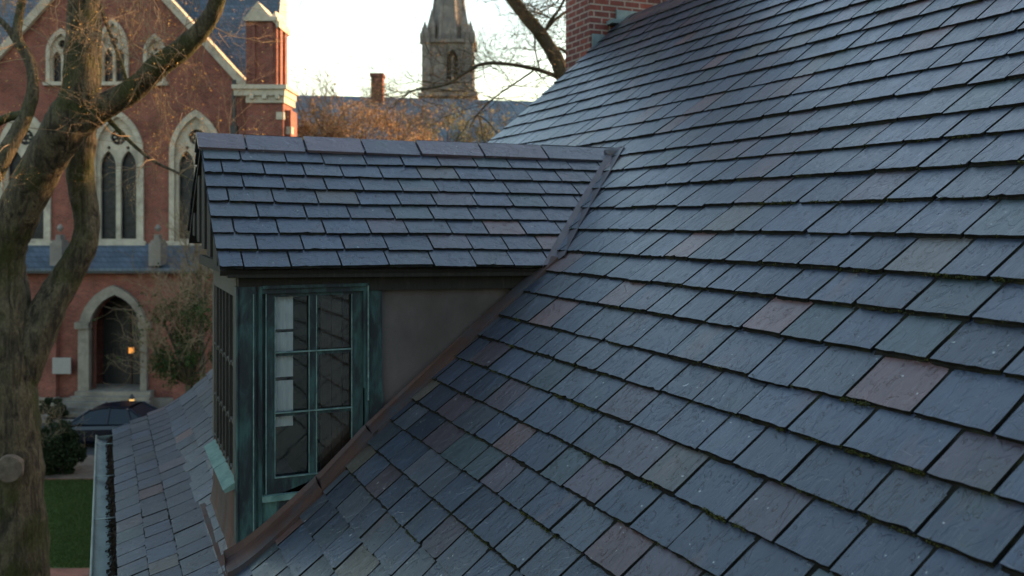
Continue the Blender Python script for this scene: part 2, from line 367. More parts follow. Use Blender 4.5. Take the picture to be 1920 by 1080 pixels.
rs = random.Random(11)
def slate(mb, f, a0, a1, t0, e, th, hb, rr, chip=.2, L=2.05, cut=None, gap=.003):
    """one slate: a = along the course, t = up the slope; f(a, t, h) -> world"""
    jb = th * .17; nb = max(4, int((a1 - a0) / .024))
    sk = rr.uniform(-.0025, .0025); dt = rr.uniform(-.004, .004) * e / .2 - (rr.uniform(.010, .022) if rr.random() < .012 else 0)
    out = []
    c0 = rr.uniform(.006, .018) if rr.random() < chip else 0; c1 = rr.uniform(.006, .018) if rr.random() < chip else 0
    for k in range(nb + 1):
        a = a0 + (a1 - a0) * k / nb; j = rr.uniform(-jb, jb)
        if rr.random() < .03: j += rr.uniform(.003, .008)
        if k == 0 and c0: out.append((a0, t0 + c0)); out.append((a0 + c0 * rr.uniform(.7, 1.5), t0 + j)); continue
        if k == nb and c1: out.append((a1 - c1 * rr.uniform(.7, 1.5), t0 + j)); out.append((a1, t0 + c1)); continue
        out.append((a, t0 + dt + j + sk * (k / nb)))
    for k in (1, 2, 3): out.append((a1 + rr.uniform(-.0015, .0015), t0 + e * .33 * k))
    out.append((a1, t0 + L * e)); out.append((a0, t0 + L * e))
    for k in (3, 2, 1): out.append((a0 + rr.uniform(-.0015, .0015), t0 + e * .33 * k))
    if cut: out = [cut(p) for p in out]
    # grime and a painted shadow line, along the butt and down in the joint
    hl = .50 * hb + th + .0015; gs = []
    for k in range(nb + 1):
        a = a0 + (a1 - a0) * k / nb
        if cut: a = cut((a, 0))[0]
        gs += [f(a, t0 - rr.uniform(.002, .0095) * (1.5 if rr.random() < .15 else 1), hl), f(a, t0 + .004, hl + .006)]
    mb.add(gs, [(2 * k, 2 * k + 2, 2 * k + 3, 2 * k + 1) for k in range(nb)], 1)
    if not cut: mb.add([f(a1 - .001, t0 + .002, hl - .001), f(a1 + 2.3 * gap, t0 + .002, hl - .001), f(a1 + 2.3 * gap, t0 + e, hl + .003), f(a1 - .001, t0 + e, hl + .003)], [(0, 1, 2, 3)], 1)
    l0, l1 = rr.uniform(0, .0018), rr.uniform(0, .0018)
    top = []; bot = []
    for a, t in out:
        q = min(max((t - t0) / (L * e), 0), 1); s_ = (a - a0) / (a1 - a0)
        h = hb * (1 - q) + (l0 * (1 - s_) + l1 * s_) * (1 - q) + .002
        top.append(f(a, t, h + th)); bot.append(f(a, t, h))
    n = len(out); mb.add(top + bot, [tuple(range(n))], 0); 
    mb.f.append([len(mb.v) - 2 * n + i for i in range(n)]); mb.f.pop()
    o = len(mb.v) - 2 * n
    for i in range(n):
        j = (i + 1) % n; mb.f.append([o + i, o + i + n, o + j + n, o + j]); mb.m.append(1)
def chord_f(t0, e, L):
    xa, za = prof(t0); xb, zb = prof(t0 + L * e); d = Vector((xb - xa, zb - za)); ln = d.length; d /= ln; nx, nz = -d.y, d.x
    def f(a, t, h):
        k = (t - t0)
        sag = .007 * noise.noise(Vector((a * .35, t * .5, 1.3)))
        return (xa + d.x * k + nx * (h + sag), a, H + za + d.y * k + nz * (h + sag))
    return f
mb = MB()
E = LTOT / 34.6
ROWS = [.0 + .1715 * k for k in range(11)] + [1.878, 2.041, 2.223, 2.399, 2.57, 2.78, 2.972, 3.159, 3.375, 3.604, 3.834, 4.063, 4.282, 4.54, 4.782, 5.027, 5.254, 5.481, 5.684, 5.899, 6.112, 6.308, 6.51, 6.71, 6.91, 7.10, 7.28]
for r_ in range(len(ROWS) - 1):
    t0 = ROWS[r_]; E = ROWS[r_ + 1] - t0; f = chord_f(t0, E, 2.05)
    x, z = prof(t0 + E * .5)
    y = YN - rs.uniform(0, .25)
    while y < YF:
        wd = rs.choice([.20, .22, .235, .24, .25, .26, .29]) * rs.uniform(.96, 1.04); y1 = min(y + wd, YF + rs.uniform(-.01, .012))
        if YF - y1 < .09: y1 = YF + rs.uniform(-.01, .012)
        xh = prof(t0 + E * 1.2)[0]
        inside = y > CHK - .12 and y1 < CHF + .1 and x > WX + .03 and z < -.42
        cut = None
        if WX < xh < 2.45 and y < CHK - .03 < y1: cut = (lambda p: (min(p[0], CHK - .03), p[1]))
        if not inside and not (cut and CHK - .03 - y < .03):
            g = rs.uniform(.0048, .0085)
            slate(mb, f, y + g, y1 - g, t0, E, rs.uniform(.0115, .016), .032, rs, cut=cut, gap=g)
        y = y1
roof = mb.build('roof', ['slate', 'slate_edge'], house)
# boarding under the slates and the hidden rear slope
mb = MB(); n = 40; vs = []
for i in range(n + 1):
    x, z = prof(LTOT * i / n)
    for y in (YN, YF): vs += [(x, y, H + z - .012), (x + .02, y, H + z - .10)]
fs = []
for i in range(n):
    a = i * 4; fs += [(a, a + 2, a + 6, a + 4), (a + 1, a + 5, a + 7, a + 3), (a, a + 4, a + 5, a + 1), (a + 2, a + 3, a + 7, a + 6)]
fs += [(0, 1, 3, 2)]
mb.add(vs, fs, 0)
mb.build('roof_deck', 'under', roof)
mb = MB(); RX, RZ = PT[-1]
mb.add([(RX, YN, H + RZ - .03), (RX, YF, H + RZ - .03), (RX + 5.8, YF, H - 2.15), (RX + 5.8, YN, H - 2.15), (RX, YN, H + RZ - .16), (RX, YF, H + RZ - .16), (RX + 5.8, YF, H - 2.28), (RX + 5.8, YN, H - 2.28)],
       [(0, 3, 2, 1), (4, 5, 6, 7), (0, 1, 5, 4), (1, 2, 6, 5), (2, 3, 7, 6), (3, 0, 4, 7)])
mb.build('rear_roof', 'far_slate', house)
# main ridge cap
mb = MB(); y = YN
while y < YF:
    y1 = min(y + .42, YF)
    dx, dz = -.145, -.132
    for sgn in (0, 1):
        ex = RX + (dx if sgn == 0 else .145); ez = RZ + dz
        a = (RX, y + .004, H + RZ + .055); b = (RX, y1 - .004, H + RZ + .055); c = (ex, y1 - .004, H + ez + .052); d = (ex, y + .004, H + ez + .052)
        lo = [(p[0], p[1], p[2] - .014) for p in (a, b, c, d)]
        mb.add([a, b, c, d] + lo, [(0, 1, 2, 3), (4, 7, 6, 5), (2, 6, 7, 3), (0, 3, 7, 4), (1, 5, 6, 2)])
    y = y1
mb.build('ridge_cap', 'slate_ridge', roof)
# moss in the joints
def leafcloud(mb, cs, n, size, rr, flat=None, mi=0, asp=.55):
    for c, rad in cs:
        for _ in range(n):
            while True:
                p = Vector([rr.uniform(-1, 1) for _ in range(3)])
                if p.length < 1 and p.length > rr.random() * .7: break
            q = Vector(c) + Vector((p.x * rad[0], p.y * rad[1], p.z * rad[2]))
            a = Vector([rr.gauss(0, 1) for _ in range(3)]).normalized(); b = a.orthogonal().normalized(); s_ = size * rr.uniform(.55, 1.4)
            ang = rr.uniform(0, 6.28); b = Matrix.Rotation(ang, 3, a) @ b; c2 = a.cross(b)
            mb.add([q - b * s_, q + c2 * s_ * asp, q + b * s_, q - c2 * s_ * asp], [(0, 1, 2, 3)], mi)
mb = MB(); rm = random.Random(4)
def hit(u, v):             # where the ray through a photo pixel meets the roof surface
    k = (u - 960) / FPX; ray = Vector((k * CY + SY, -k * SY + CY, (413 - v) / FPX)); lo, hi = .5, 14
    for _ in range(50):
        m_ = (lo + hi) / 2; p = ray * m_
        if Pz(max(p.x, .09)) > p.z: hi = m_
        else: lo = m_
    return ray * lo
def mossrow(ri, y0, y1, dens, size=.0036, up=0.0):
    t0 = ROWS[ri]; f = chord_f(t0, ROWS[ri + 1] - t0, 2.05)
    for _ in range(int((y1 - y0) * dens)):
        y = rm.uniform(y0, y1)
        if noise.noise(Vector((y * 9, ri * 3.1, 0))) < -.05: continue
        c = f(y, t0 - rm.uniform(.000, .008) + (rm.uniform(0, up) if up else 0), rm.uniform(.034, .050) if not up else rm.uniform(.040, .052))
        leafcloud(mb, [(c, (.006, .008, .005))], 7, size, rm)
def rowof(x): return min(range(len(ROWS) - 1), key=lambda q: abs(prof(ROWS[q])[0] - x))
for u, v, L_, d_ in [(980, 655, .16, 260), (1000, 605, .12, 200), (1330, 958, .13, 420), (1760, 884, .05, 500), (1645, 748, .10, 260), (1505, 378, .30, 200), (1100, 765, .2, 160), (1420, 1045, .2, 200),
                       (1240, 905, .2, 120), (870, 690, .2, 160), (1170, 640, .2, 90), (1850, 515, .15, 180), (1700, 300, .3, 120), (1000, 985, .25, 160), (1150, 890, .2, 120), (1480, 870, .1, 120), (760, 1010, .2, 140), (1570, 900, .1, 160), (1905, 330, .05, 300)]:
    c = hit(u, v); mossrow(rowof(c.x), c.y - L_, c.y + L_, d_)
for _ in range(75):        # thin moss here and there along the course edges
    c = hit(rm.uniform(700, 1920), rm.uniform(300, 1080)); L_ = rm.uniform(.08, .4); mossrow(rowof(c.x), c.y - L_, c.y + L_, rm.uniform(25, 70), .0026)
mb.build('moss', 'moss', roof)

# ---- walls of the house, gutter, fascia
mb = MB()
WX0, WX1 = .30, RX + 5.4
mb.poly([(WX0, 0), (WX1, 0), (WX1, H - 2.2), (RX, H + RZ - .2), (3.57, H + .30), (1.46, H - 1.33), (.5, H - 2.05), (WX0, H - 2.12)], [], YF - .45, YF - .15, lambda a, d, c: Vector((a, d, c)))
mb.box((WX0, YN + .2, 0), (WX0 + .3, YF - .45, H - 2.12)); mb.box((WX1 - .3, YN + .2, 0), (WX1, YF - .45, H - 2.2)); mb.poly([(WX0, 0), (WX1, 0), (WX1, H - 2.2), (RX, H + RZ - .2), (1.46, H - 1.33), (.5, H - 2.05), (WX0, H - 2.12)], [], YN + .2, YN + .5, lambda a, d, c: Vector((a, d, c)))
mb.build('wall', 'brick_plain', house)
mb = MB(); mb.box((.09, YN, H - 2.27), (.12, YF, H - 2.115)); mb.box((.12, YN, H - 2.27), (.30, YF, H - 2.25)); mb.build('fascia', 'wood_dark', house)
mb = MB(); GX, GR = .010, .084; n = 12
for rad, flip in ((GR, 1), (GR - .005, 0)):
    vs = []; yy = [YN + (YF - YN) * i / 40 for i in range(41)]
    for y in yy:
        for k in range(n + 1):
            a = math.pi * k / n; wv = .003 * noise.noise(Vector((0, y * .9, k * .1)))
            vs.append((GX - rad * math.cos(a) + wv, y, H - 2.105 - rad * .62 * math.sin(a) + wv))
    fs = [(i * (n + 1) + k, i * (n + 1) + k + 1, (i + 1) * (n + 1) + k + 1, (i + 1) * (n + 1) + k) for i in range(40) for k in range(n)]
    mb.add(vs, fs)
mb.tube([(GX - GR, YN, H - 2.10), (GX - GR, YF, H - 2.10)], [.008, .008], 8)
for y in (1.2, 2.4, 3.6, 4.8, 6.0, 7.2, 8.4, 9.6): mb.box((GX - GR, y, H - 2.108), (GX + GR + .01, y + .022, H - 2.103))
for y in (3.0, 5.6, 8.1):
    mb.tube([(GX - GR * 1.03 * math.cos(math.pi * k / 8), y, H - 2.105 - GR * .65 * math.sin(math.pi * k / 8)) for k in range(9)], [.006] * 9, 6)
mb.add([(GX - GR, YF, H - 2.105)] + [(GX - GR * math.cos(math.pi * k / 8), YF, H - 2.105 - GR * .62 * math.sin(math.pi * k / 8)) for k in range(9)], [tuple(range(10))])
gut = mb.build('gutter', 'gutter', house, smooth=True)
mb = MB(); rd = random.Random(3)
mb.add([(GX + .030, YN, H - 2.146), (GX + .073, YN, H - 2.118), (GX + .073, YF - .02, H - 2.118), (GX + .030, YF - .02, H - 2.146)], [(0, 1, 2, 3)])
for _ in range(3000):
    y = rd.uniform(2, YF); qx = min(.06, max(.0, rd.gauss(.034, .016))); q = Vector((GX + qx, y, H - 2.155 + .5 * qx + rd.uniform(0, .018))); s_ = rd.uniform(.005, .017)
    a = Vector([rd.gauss(0, 1) for _ in range(3)]).normalized(); b = a.orthogonal().normalized(); c2 = a.cross(b)
    mb.add([q - b * s_, q + c2 * s_ * .6, q + b * s_, q - c2 * s_ * .6], [(0, 1, 2, 3)])
mb.build('leaf_litter', 'debris', gut)
mb = MB(); mb.tube([(GX + .0, YF - .12, H - 2.17), (GX + .0, YF - .12, H - 2.4), (.2, YF - .12, H - 2.75), (.24, YF - .12, .1)], [.045] * 4, 12); mb.build('downpipe', 'gutter', house, smooth=True)

# ---- end chimney beyond the far gable
cxa, _ = onY(1108, 100, YF + .08)
CW = 1.75
mb = MB(); CY0 = YF + .10; CX0 = cxa + .0
mb.box((CX0, CY0, 0), (CX0 + CW, CY0 + .66, H + 4.6)); 
mb.box((CX0 - .05, CY0 - .05, H + 4.35), (CX0 + CW + .05, CY0 + .71, H + 4.45)); mb.box((CX0 - .09, CY0 - .09, H + 4.45), (CX0 + CW + .09, CY0 + .75, H + 4.62))
chim = mb.build('chimney', 'brick_chim', house)
mb = MB()
xx = CX0 + .02
k = 0
while xx < RX - .3:
    z0 = Pz(xx); w_ = .17
    mb.box((xx, CY0 - .028, H + z0 - .10), (xx + w_, CY0 - .004, H + z0 + .20 + .02 * (k % 2)))
    mb.box((xx, YF - .05, H + z0 + .0), (xx + .16, CY0 - .004, H + z0 + .035)); xx += .155; k += 1
mb.box((RX + .0, CY0 - .05, H + RZ - .1), (RX + .38, CY0 - .02, H + RZ + .22)); mb.box((RX - .12, CY0 - .16, H + RZ + .03), (RX + .30, CY0 - .0, H + RZ + .075))
mb.build('flashing', 'flash_green', chim)

# ---- dormer roof
def dz_e(x): return DE_Z0 + (DE_Z1 - DE_Z0) * (x - DX0) / 2.0
SL = math.hypot(DR_Y - DE_Y, DR_Z - DE_Z0)
def dorm(a, t, h, far=False):      # a = x, t = distance up the slope from the eave
    ze = dz_e(a); k = t / SL; y = DE_Y + (DR_Y - DE_Y) * k; z = ze + (DR_Z - ze) * k
    ny, nz = -(DR_Z - ze) / SL, (DR_Y - DE_Y) / SL
    y += ny * h; z += nz * h + .008 * noise.noise(Vector((a * .9, t * 1.2, 4)))
    if far: y = 2 * DR_Y - y
    return (a, y, H + z)
mb = MB(); ED = (SL - .09) / 8.15
for far in (False, True):
    for r_ in range(9 if not far else 8):
        t0 = r_ * ED - .012; k = (t0 + ED) / SL
        if far and t0 < .16: continue
        zt = dz_e(2) + (DR_Z - dz_e(2)) * max(k, 0)
        xe = 5.0
        for xx_ in range(60, 400):
            if Pz(xx_ / 100) > zt: xe = xx_ / 100; break
        a = DX0 - .0 + (0 if r_ % 2 else -.12) - rs.uniform(0, .04); first = True
        while a < xe:
            wd = rs.choice([.235, .25, .26, .27]) * rs.uniform(.97, 1.03); b = a + wd
            a_ = max(a, DX0 + rs.uniform(-.008, .006))
            if b - a_ > .05:
                bb = min(b, xe + .10)
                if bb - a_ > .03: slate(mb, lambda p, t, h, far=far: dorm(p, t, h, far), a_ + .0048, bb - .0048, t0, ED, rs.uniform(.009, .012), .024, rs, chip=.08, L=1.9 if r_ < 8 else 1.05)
            a = b
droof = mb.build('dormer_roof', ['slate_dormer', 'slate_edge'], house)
mb = MB()
for far in (False, True):      # deck and soffit
    n = 12; XS = [DX0 + .01 + (3.55 - DX0) * i / n for i in range(n + 1)]
    lim = lambda t: max(DX0 + .1, 0)
    t_lo = .0 if not far else .22
    vs = []; q = []
    for i in range(7):
        t = t_lo + (SL - t_lo) * i / 6; k = t / SL
        zt = dz_e(2) + (DR_Z - dz_e(2)) * k; xe = 3.6
        for xx_ in range(60, 400):
            if Pz(xx_ / 100) > zt: xe = xx_ / 100; break
        q += [dorm(DX0 + .012, t, -.002, far), dorm(xe + .05, t, -.002, far), dorm(DX0 + .012, t, -.035, far), dorm(xe + .05, t, -.035, far)]
    fs = []
    for i in range(6):
        a = i * 4; fs += [(a, a + 1, a + 5, a + 4), (a + 2, a + 6, a + 7, a + 3), (a, a + 4, a + 6, a + 2)]
    fs.append((0, 2, 3, 1)); mb.add(q, fs)
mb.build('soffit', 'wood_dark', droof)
# ridge slates
mb = MB(); js = [onY(u, 275, DR_Y)[0] for u in (366, 457, 567, 675, 778, 895, 1013)] + [3.60]
for i in range(len(js) - 1):
    a0, a1 = js[i] + .005, js[i + 1] - .005
    for sg in (1, -1):
        out = []
        lift = rs.uniform(.050, .058)
        for (y_, z_) in ((0, 0), (-.085 * 1.0, -.062)):
            out.append((y_, z_))
        top = [(a0, DR_Y, H + DR_Z + lift), (a1, DR_Y, H + DR_Z + lift - .004), (a1 - .004, DR_Y - sg * .150, H + DR_Z + lift - .108), (a0 + .002, DR_Y - sg * .150, H + DR_Z + lift - .103)]
        if i == len(js) - 2 and sg == 1: top[2] = (a1 - .16, DR_Y - .150, H + DR_Z + lift - .108)
        bot = [(p[0], p[1] + sg * .009, p[2] - .015) for p in top]
        mb.add(top + bot, [(0, 3, 2, 1) if sg == 1 else (0, 1, 2, 3), (4, 5, 6, 7), (2, 3, 7, 6), (1, 2, 6, 5), (3, 0, 4, 7)])
mb.build('ridge_cap', 'slate_ridge', droof)
# valley flashing (near side), folded strip
mb = MB(); nv = 10; vs = []
for i in range(nv + 1):
    k = -.02 + .97 * i / nv; t = SL * k; zt = DE_Z1 + (DR_Z - DE_Z1) * k
    xe = 3.57
    for xx_ in range(600, 4000, 4):
        if Pz(xx_ / 1000) > zt: xe = xx_ / 1000; break
    y = DE_Y + (DR_Y - DE_Y) * k
    c = Vector((xe, y, H + zt + .046)); d1 = Vector((-.085, 0.0, .012)); 
    xr = xe + .045; yr = y - .075
    rgt = Vector((xr, yr, H + Pz(xr) + .062)); lft = Vector(dorm(xe - .075, t, .046)); mid = Vector((xe, y - .012, H + zt + .044))
    vs += [lft, mid, rgt, lft - Vector((0, 0, .02)), rgt - Vector((0, 0, .03))]
fs = []
for i in range(nv):
    a = i * 5; fs += [(a, a + 1, a + 6, a + 5), (a + 1, a + 2, a + 7, a + 6), (a, a + 5, a + 8, a + 3), (a + 2, a + 4, a + 9, a + 7)]
mb.add(vs, fs); mb.build('valley_flashing', 'valley', droof)
# roll end where ridge meets the main roof
mb = MB(); mb.tube([(3.45, DR_Y - .05, H + DR_Z - .015), (3.54, DR_Y - .04, H + DR_Z - .0), (3.63, DR_Y - .02, H + DR_Z + .04)], [.05, .045, .03], 10, wob=.3); mb.build('ridge_saddle', 'valley', droof, smooth=True)
# eaves fascia on the near cheek
x_end = 2.44
mb = MB()
def fas(y0, y1, z0, z1, x0=DX0 + .05, x1=x_end):
    vs = []
    for x, dzz in ((x0, 0), (x1, DE_Z1 - DE_Z0)):
        vs += [(x, y0, H + z0 + dzz), (x, y1, H + z0 + dzz), (x, y1, H + z1 + dzz), (x, y0, H + z1 + dzz)]
    mb.add(vs, [(0, 1, 2, 3), (4, 7, 6, 5), (0, 4, 5, 1), (3, 2, 6, 7), (0, 3, 7, 4), (1, 5, 6, 2)])
fas(DE_Y + .015, DE_Y + .035, -.305, -.268)
fas(DE_Y + .035, CHK + .0, -.300, -.285)
fas(CHK - .045, CHK - .001, -.385, -.300, x0=WX)
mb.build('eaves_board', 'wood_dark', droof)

# ---- dormer walls: near cheek pieces (plane y = CHK)
def cx2(u): return onY(u, 600, CHK)[0]
def cz2(v, u=585): return onY(u, v, CHK)[1]
mb = MB()
# cheek panel
xs = [cx2(713) + (2.44 - cx2(713)) * i / 10 for i in range(11)]
top_z = lambda x: DE_Z0 + (DE_Z1 - DE_Z0) * (x - DX0) / 2 - .03
vs = []
for x in xs: vs += [(x, CHK + .006, H + top_z(x)), (x, CHK + .006, H + Pz(x) - .05), (x, CHK + .04, H + top_z(x)), (x, CHK + .04, H + Pz(x) - .05)]
fs = []
for i in range(10): a = i * 4; fs += [(a, a + 1, a + 5, a + 4), (a + 2, a + 6, a + 7, a + 3)]
fs.append((0, 2, 3, 1)); mb.add(vs, fs)
# board behind the window apron
mb.add([(WX + .02, CHK + .02, H - 1.50), (1.40, CHK + .02, H - 1.50), (1.40, CHK + .02, H - 2.0), (WX + .02, CHK + .02, H - 2.0)], [(0, 1, 2, 3)])
mb.build('dormer_cheek', 'lead', house)
mb = MB()
mb.box((WX + .02, CHF - .03, H - 1.95), (2.6, CHF, H - .18))
mb.build('dormer_cheek', 'lead', house)
mb = MB()
mb.box((WX + .02, CHK + .9, H - 1.9), (2.3, CHK + .93, H - .2)); mb.box((WX + .1, CHK + .04, H - 1.56), (2.3, CHF - .05, H - 1.54))
mb.build('interior_lining', 'interior', house)
def chan(mb, x0, x1, y0, y1, z0, z1, mi=0): mb.box((x0, y0, H + z0), (x1, y1, H + z1), mi)
XP0, XP1 = WX - .012, cx2(489)
def slopecut(mb, x0, x1, y0, y1, ztop, lift=0.0, mi=0):
    zb0, zb1 = Pz(x0) + lift, Pz(x1) + lift
    vs = [(x0, y0, H + zb0), (x1, y0, H + zb1), (x1, y0, H + ztop), (x0, y0, H + ztop), (x0, y1, H + zb0), (x1, y1, H + zb1), (x1, y1, H + ztop), (x0, y1, H + ztop)]
    mb.add(vs, [(0, 1, 2, 3), (4, 7, 6, 5), (0, 4, 5, 1), (2, 6, 7, 3), (0, 3, 7, 4), (1, 5, 6, 2)], mi)
mb = MB()
slopecut(mb, XP0, XP1 - .035, CHK - .055, CHK + .05, -.36, -.04); slopecut(mb, XP1 - .035, XP1 - .02, CHK - .035, CHK + .05, -.36, 0); slopecut(mb, XP1 - .02, XP1, CHK - .05, CHK + .05, -.36, 0)
mb.tube([(XP0 + .006, CHK - .055, H - .37), (XP0 + .006, CHK - .055, H + Pz(XP0) - .03)], [.008, .008], 8)
mb.build('corner_post', 'verdigris', house)
mb = MB(); XQ0, XQ1 = cx2(681), cx2(714)
slopecut(mb, XQ0, XQ0 + .018, CHK - .050, CHK + .05, -.355); slopecut(mb, XQ0 + .018, XQ1, CHK - .03, CHK + .05, -.355)
mb.box((XQ0 - .012, CHK - .058, H - .95), (XQ0 + .0, CHK + .0, H - .40))
mb.box((XQ1 - .10, CHK - .036, H + Pz(XQ1) - .05), (XQ1 + .004, CHK - .031, H + Pz(XQ1) + .17))
mb.build('side_post', 'verdigris', house)
mb = MB(); chan(mb, XP1, XQ0, CHK - .048, CHK + .05, -.40, -.355); chan(mb, XP1, XQ0, CHK - .065, CHK - .048, -.372, -.355); mb.build('window_head', 'verdigris', house)
# window sash (near cheek)
win = None
mb = MB(); gx = [cx2(u) for u in (498, 513, 578.5, 590.5, 658, 678)]
zt, zr1, zr2, zb = cz2(553), cz2(660), cz2(771), cz2(886); zf0, zf1 = cz2(541), cz2(914)
ys0, ys1 = CHK - .030, CHK + .012
chan(mb, gx[0], gx[1], ys0, ys1, zf1, zf0); 
slopecut(mb, gx[4], gx[5], ys0, ys1, zf0, -.03)
chan(mb, gx[1], gx[4], ys0, ys1, zt, zf0)
chan(mb, gx[1], gx[4], ys0, ys1, zf1, zb)
chan(mb, gx[2], gx[3], ys0 + .002, ys1, zb, zt)
for z in (zr1, zr2): chan(mb, gx[1], gx[4], ys0 + .004, ys1, z - .010, z + .010)
chan(mb, gx[0] - .03, gx[0] - .004, CHK - .012, CHK + .03, zf1 - .03, zf0 + .03)
win = mb.build('side_window', 'verdigris', house)
mb = MB(); chan(mb, XP1, 1.30, CHK - .062, CHK + .0, zf1 - .036, zf1 - .004); mb.build('sill', 'verdi_light', win)
mb = MB(); slopecut(mb, XP1, 1.22, CHK - .030, CHK + .01, zf1 - .037, -.02); mb.build('apron_panel', 'verdi_low', win)
M['edge_highlight'] = simple('pale_patina_highlight', (.10, .15, .14), .7, .5, 30, .3, .003, .3, col2=(.05, .09, .09), lo=.5, hi=.62)  # pale patina colour paints highlights along the sash and post edges
mb = MB()
for z in (zr1 + .010, zr2 + .010, zb): chan(mb, gx[1], gx[4], ys0 - .009, ys0 + .004, z - .002, z + .005)
for x in (gx[1], gx[2] - .005, gx[3], gx[4] - .005): chan(mb, x, x + .005, ys0 - .003, ys0 + .004, zb, zt)
chan(mb, XP1 - .050, XP1 - .044, CHK - .061, CHK - .054, -1.7, -.40); chan(mb, XQ0 + .012, XQ0 + .020, CHK - .054, CHK - .048, -1.02, -.37); chan(mb, gx[0] - .006, gx[0] + .001, ys0 - .006, ys0 + .002, zf1, zf0)
mb.build('edge_highlight_strips', 'edge_highlight', win)
xl = [(gx[1], gx[2]), (gx[3], gx[4])]; zl = [(zr1 + .012, zt), (zr2 + .012, zr1 - .012), (zb, zr2 - .012)]
for a, b in xl:
    for c, d in zl:
        mb = MB(); mb.add([(a, CHK - .004, H + c), (b, CHK - .004, H + c), (b, CHK - .002 , H + d), (a, CHK - .002, H + d)], [(0, 1, 2, 3)]); mb.build('pane', 'glass', win)
mb = MB(); xc = onY(550, 600, CHK)[0] + .004
for z0, z1 in ((cz2(616), cz2(556)), (cz2(705), cz2(622)), (cz2(797), cz2(712))):
    n = 10; vs = []
    for i in range(n + 1):
        x = gx[1] - .01 + (xc - gx[1] + .01) * i / n; yv = CHK + .035 + .003 * math.sin(i * 1.7)
        vs += [(x, yv, H + z0), (x, yv, H + z1), (x, yv + .006, H + z0), (x, yv + .006, H + z1)]
    fs = []
    for i in range(n): a = 4 * i; fs += [(a, a + 4, a + 5, a + 1), (a + 2, a + 3, a + 7, a + 6)]
    mb.add(vs, fs)
mb.build('blind', 'curtain', win)
mb = MB(); 
for k in range(5): chan(mb, cx2(606) + .062 * k, cx2(606) + .062 * k + .058, CHK + .06 + .004 * (k % 2), CHK + .075, -1.53, -.30)
mb.build('shutter', 'wood_brown', win)

# cheek step flashing: brown band lying along the foot of the cheek, lapped in lengths
mb = MB(); laps = [(.58, 1.10), (1.07, 1.38), (1.35, 2.50)]
for li, (xa, xb) in enumerate(laps):
    n = 10; vs = []; o_ = .004 * (li % 2) + .004 * li
    for i in range(n + 1):
        x = xa + (xb - xa) * i / n; z = Pz(x) + .045 * max(0, 1.25 - x); up = .085 - .05 * (x - .6) / 1.9
        wv = .004 * noise.noise(Vector((x * 4, 0, 2)))
        vs += [(x, CHK - .062 - o_ * .4, H + z + up + .03), (x, CHK - .074 - o_, H + z + .074 + wv), (x, CHK - .100 - o_, H + z + .066 + wv + o_), (x, CHK - .245 + .05 * (x - .6) / 1.9, H + z + .062 + o_ + wv), (x, CHK - .245 + .05 * (x - .6) / 1.9, H + z + .015)]
    fs = []
    for i in range(n):
        a = i * 5
        for j in range(4): fs.append((a + j, a + j + 1, a + 6 + j, a + 5 + j))
    fs.append((0, 1, 2, 3, 4)); mb.add(vs, fs)
mb.build('step_flashing', 'copper_dark', house, smooth=False)
# ---- dormer front (plane x = WX, facing the street)
mb = MB(); ZF_T, ZF_S = -.42, -1.40
YW0, YW1 = CHK + .03, CHF
mb.box((WX - .006, YW0 - .02, H - .42), (WX + .05, YW1, H - .28))
mb.box((WX - .010, YW0 - .02, H + ZF_S), (WX + .05, YW0 + .07, H - .42)); mb.box((WX - .010, YW1 - .08, H + ZF_S), (WX + .05, YW1, H - .42))
fw = mb.build('front_window', 'wood_grey', house)
mb = MB(); ny = 6
for k in range(1, ny): 
    y = YW0 + .07 + (YW1 - YW0 - .15) * k / ny; mb.box((WX - .012, y - .014, H + ZF_S), (WX + .03, y + .014, H - .42))
for k in range(ny):
    y = YW0 + .07 + (YW1 - YW0 - .15) * (k + .5) / ny; mb.box((WX - .002, y - .007, H + ZF_S), (WX + .02, y + .007, H - .42))
mb.build('mullions', 'wood_dark', fw)
mb = MB()
for z in (-.80, -1.12, -1.385): 
    mb.box((WX - .008, YW0 + .07, H + z - .010), (WX + .025, YW1 - .08, H + z + .010))
    for k in range(ny): 
        y = YW0 + .07 + (YW1 - YW0 - .15) * (k + .5) / ny; mb.box((WX - .020, y - .012, H + z - .006), (WX - .008, y + .012, H + z + .008))
mb.build('glazing_bar', 'wood_grey', fw)
mb = MB(); mb.add([(WX + .012, YW0 + .05, H + ZF_S), (WX + .012, YW1 - .05, H + ZF_S), (WX + .012, YW1 - .05, H - .42), (WX + .012, YW0 + .05, H - .42)], [(0, 1, 2, 3)]); mb.build('pane', 'glass', fw)
mb = MB()
for y0, y1 in ((YW0 - .03, 5.72), (5.73, 6.32)):
    z = H + ZF_S - .02
    vs = [(WX - .075, y0, z - .035), (WX + .0, y0, z + .008), (WX + .0, y0, z - .03), (WX - .062, y0, z - .052), (WX - .075, y1, z - .035), (WX + .0, y1, z + .008), (WX + .0, y1, z - .03), (WX - .062, y1, z - .052)]
    mb.add(vs, [(0, 1, 2, 3), (4, 7, 6, 5), (0, 4, 5, 1), (3, 2, 6, 7), (0, 3, 7, 4), (1, 5, 6, 2)])
mb.build('sill', 'verdi_light', fw)
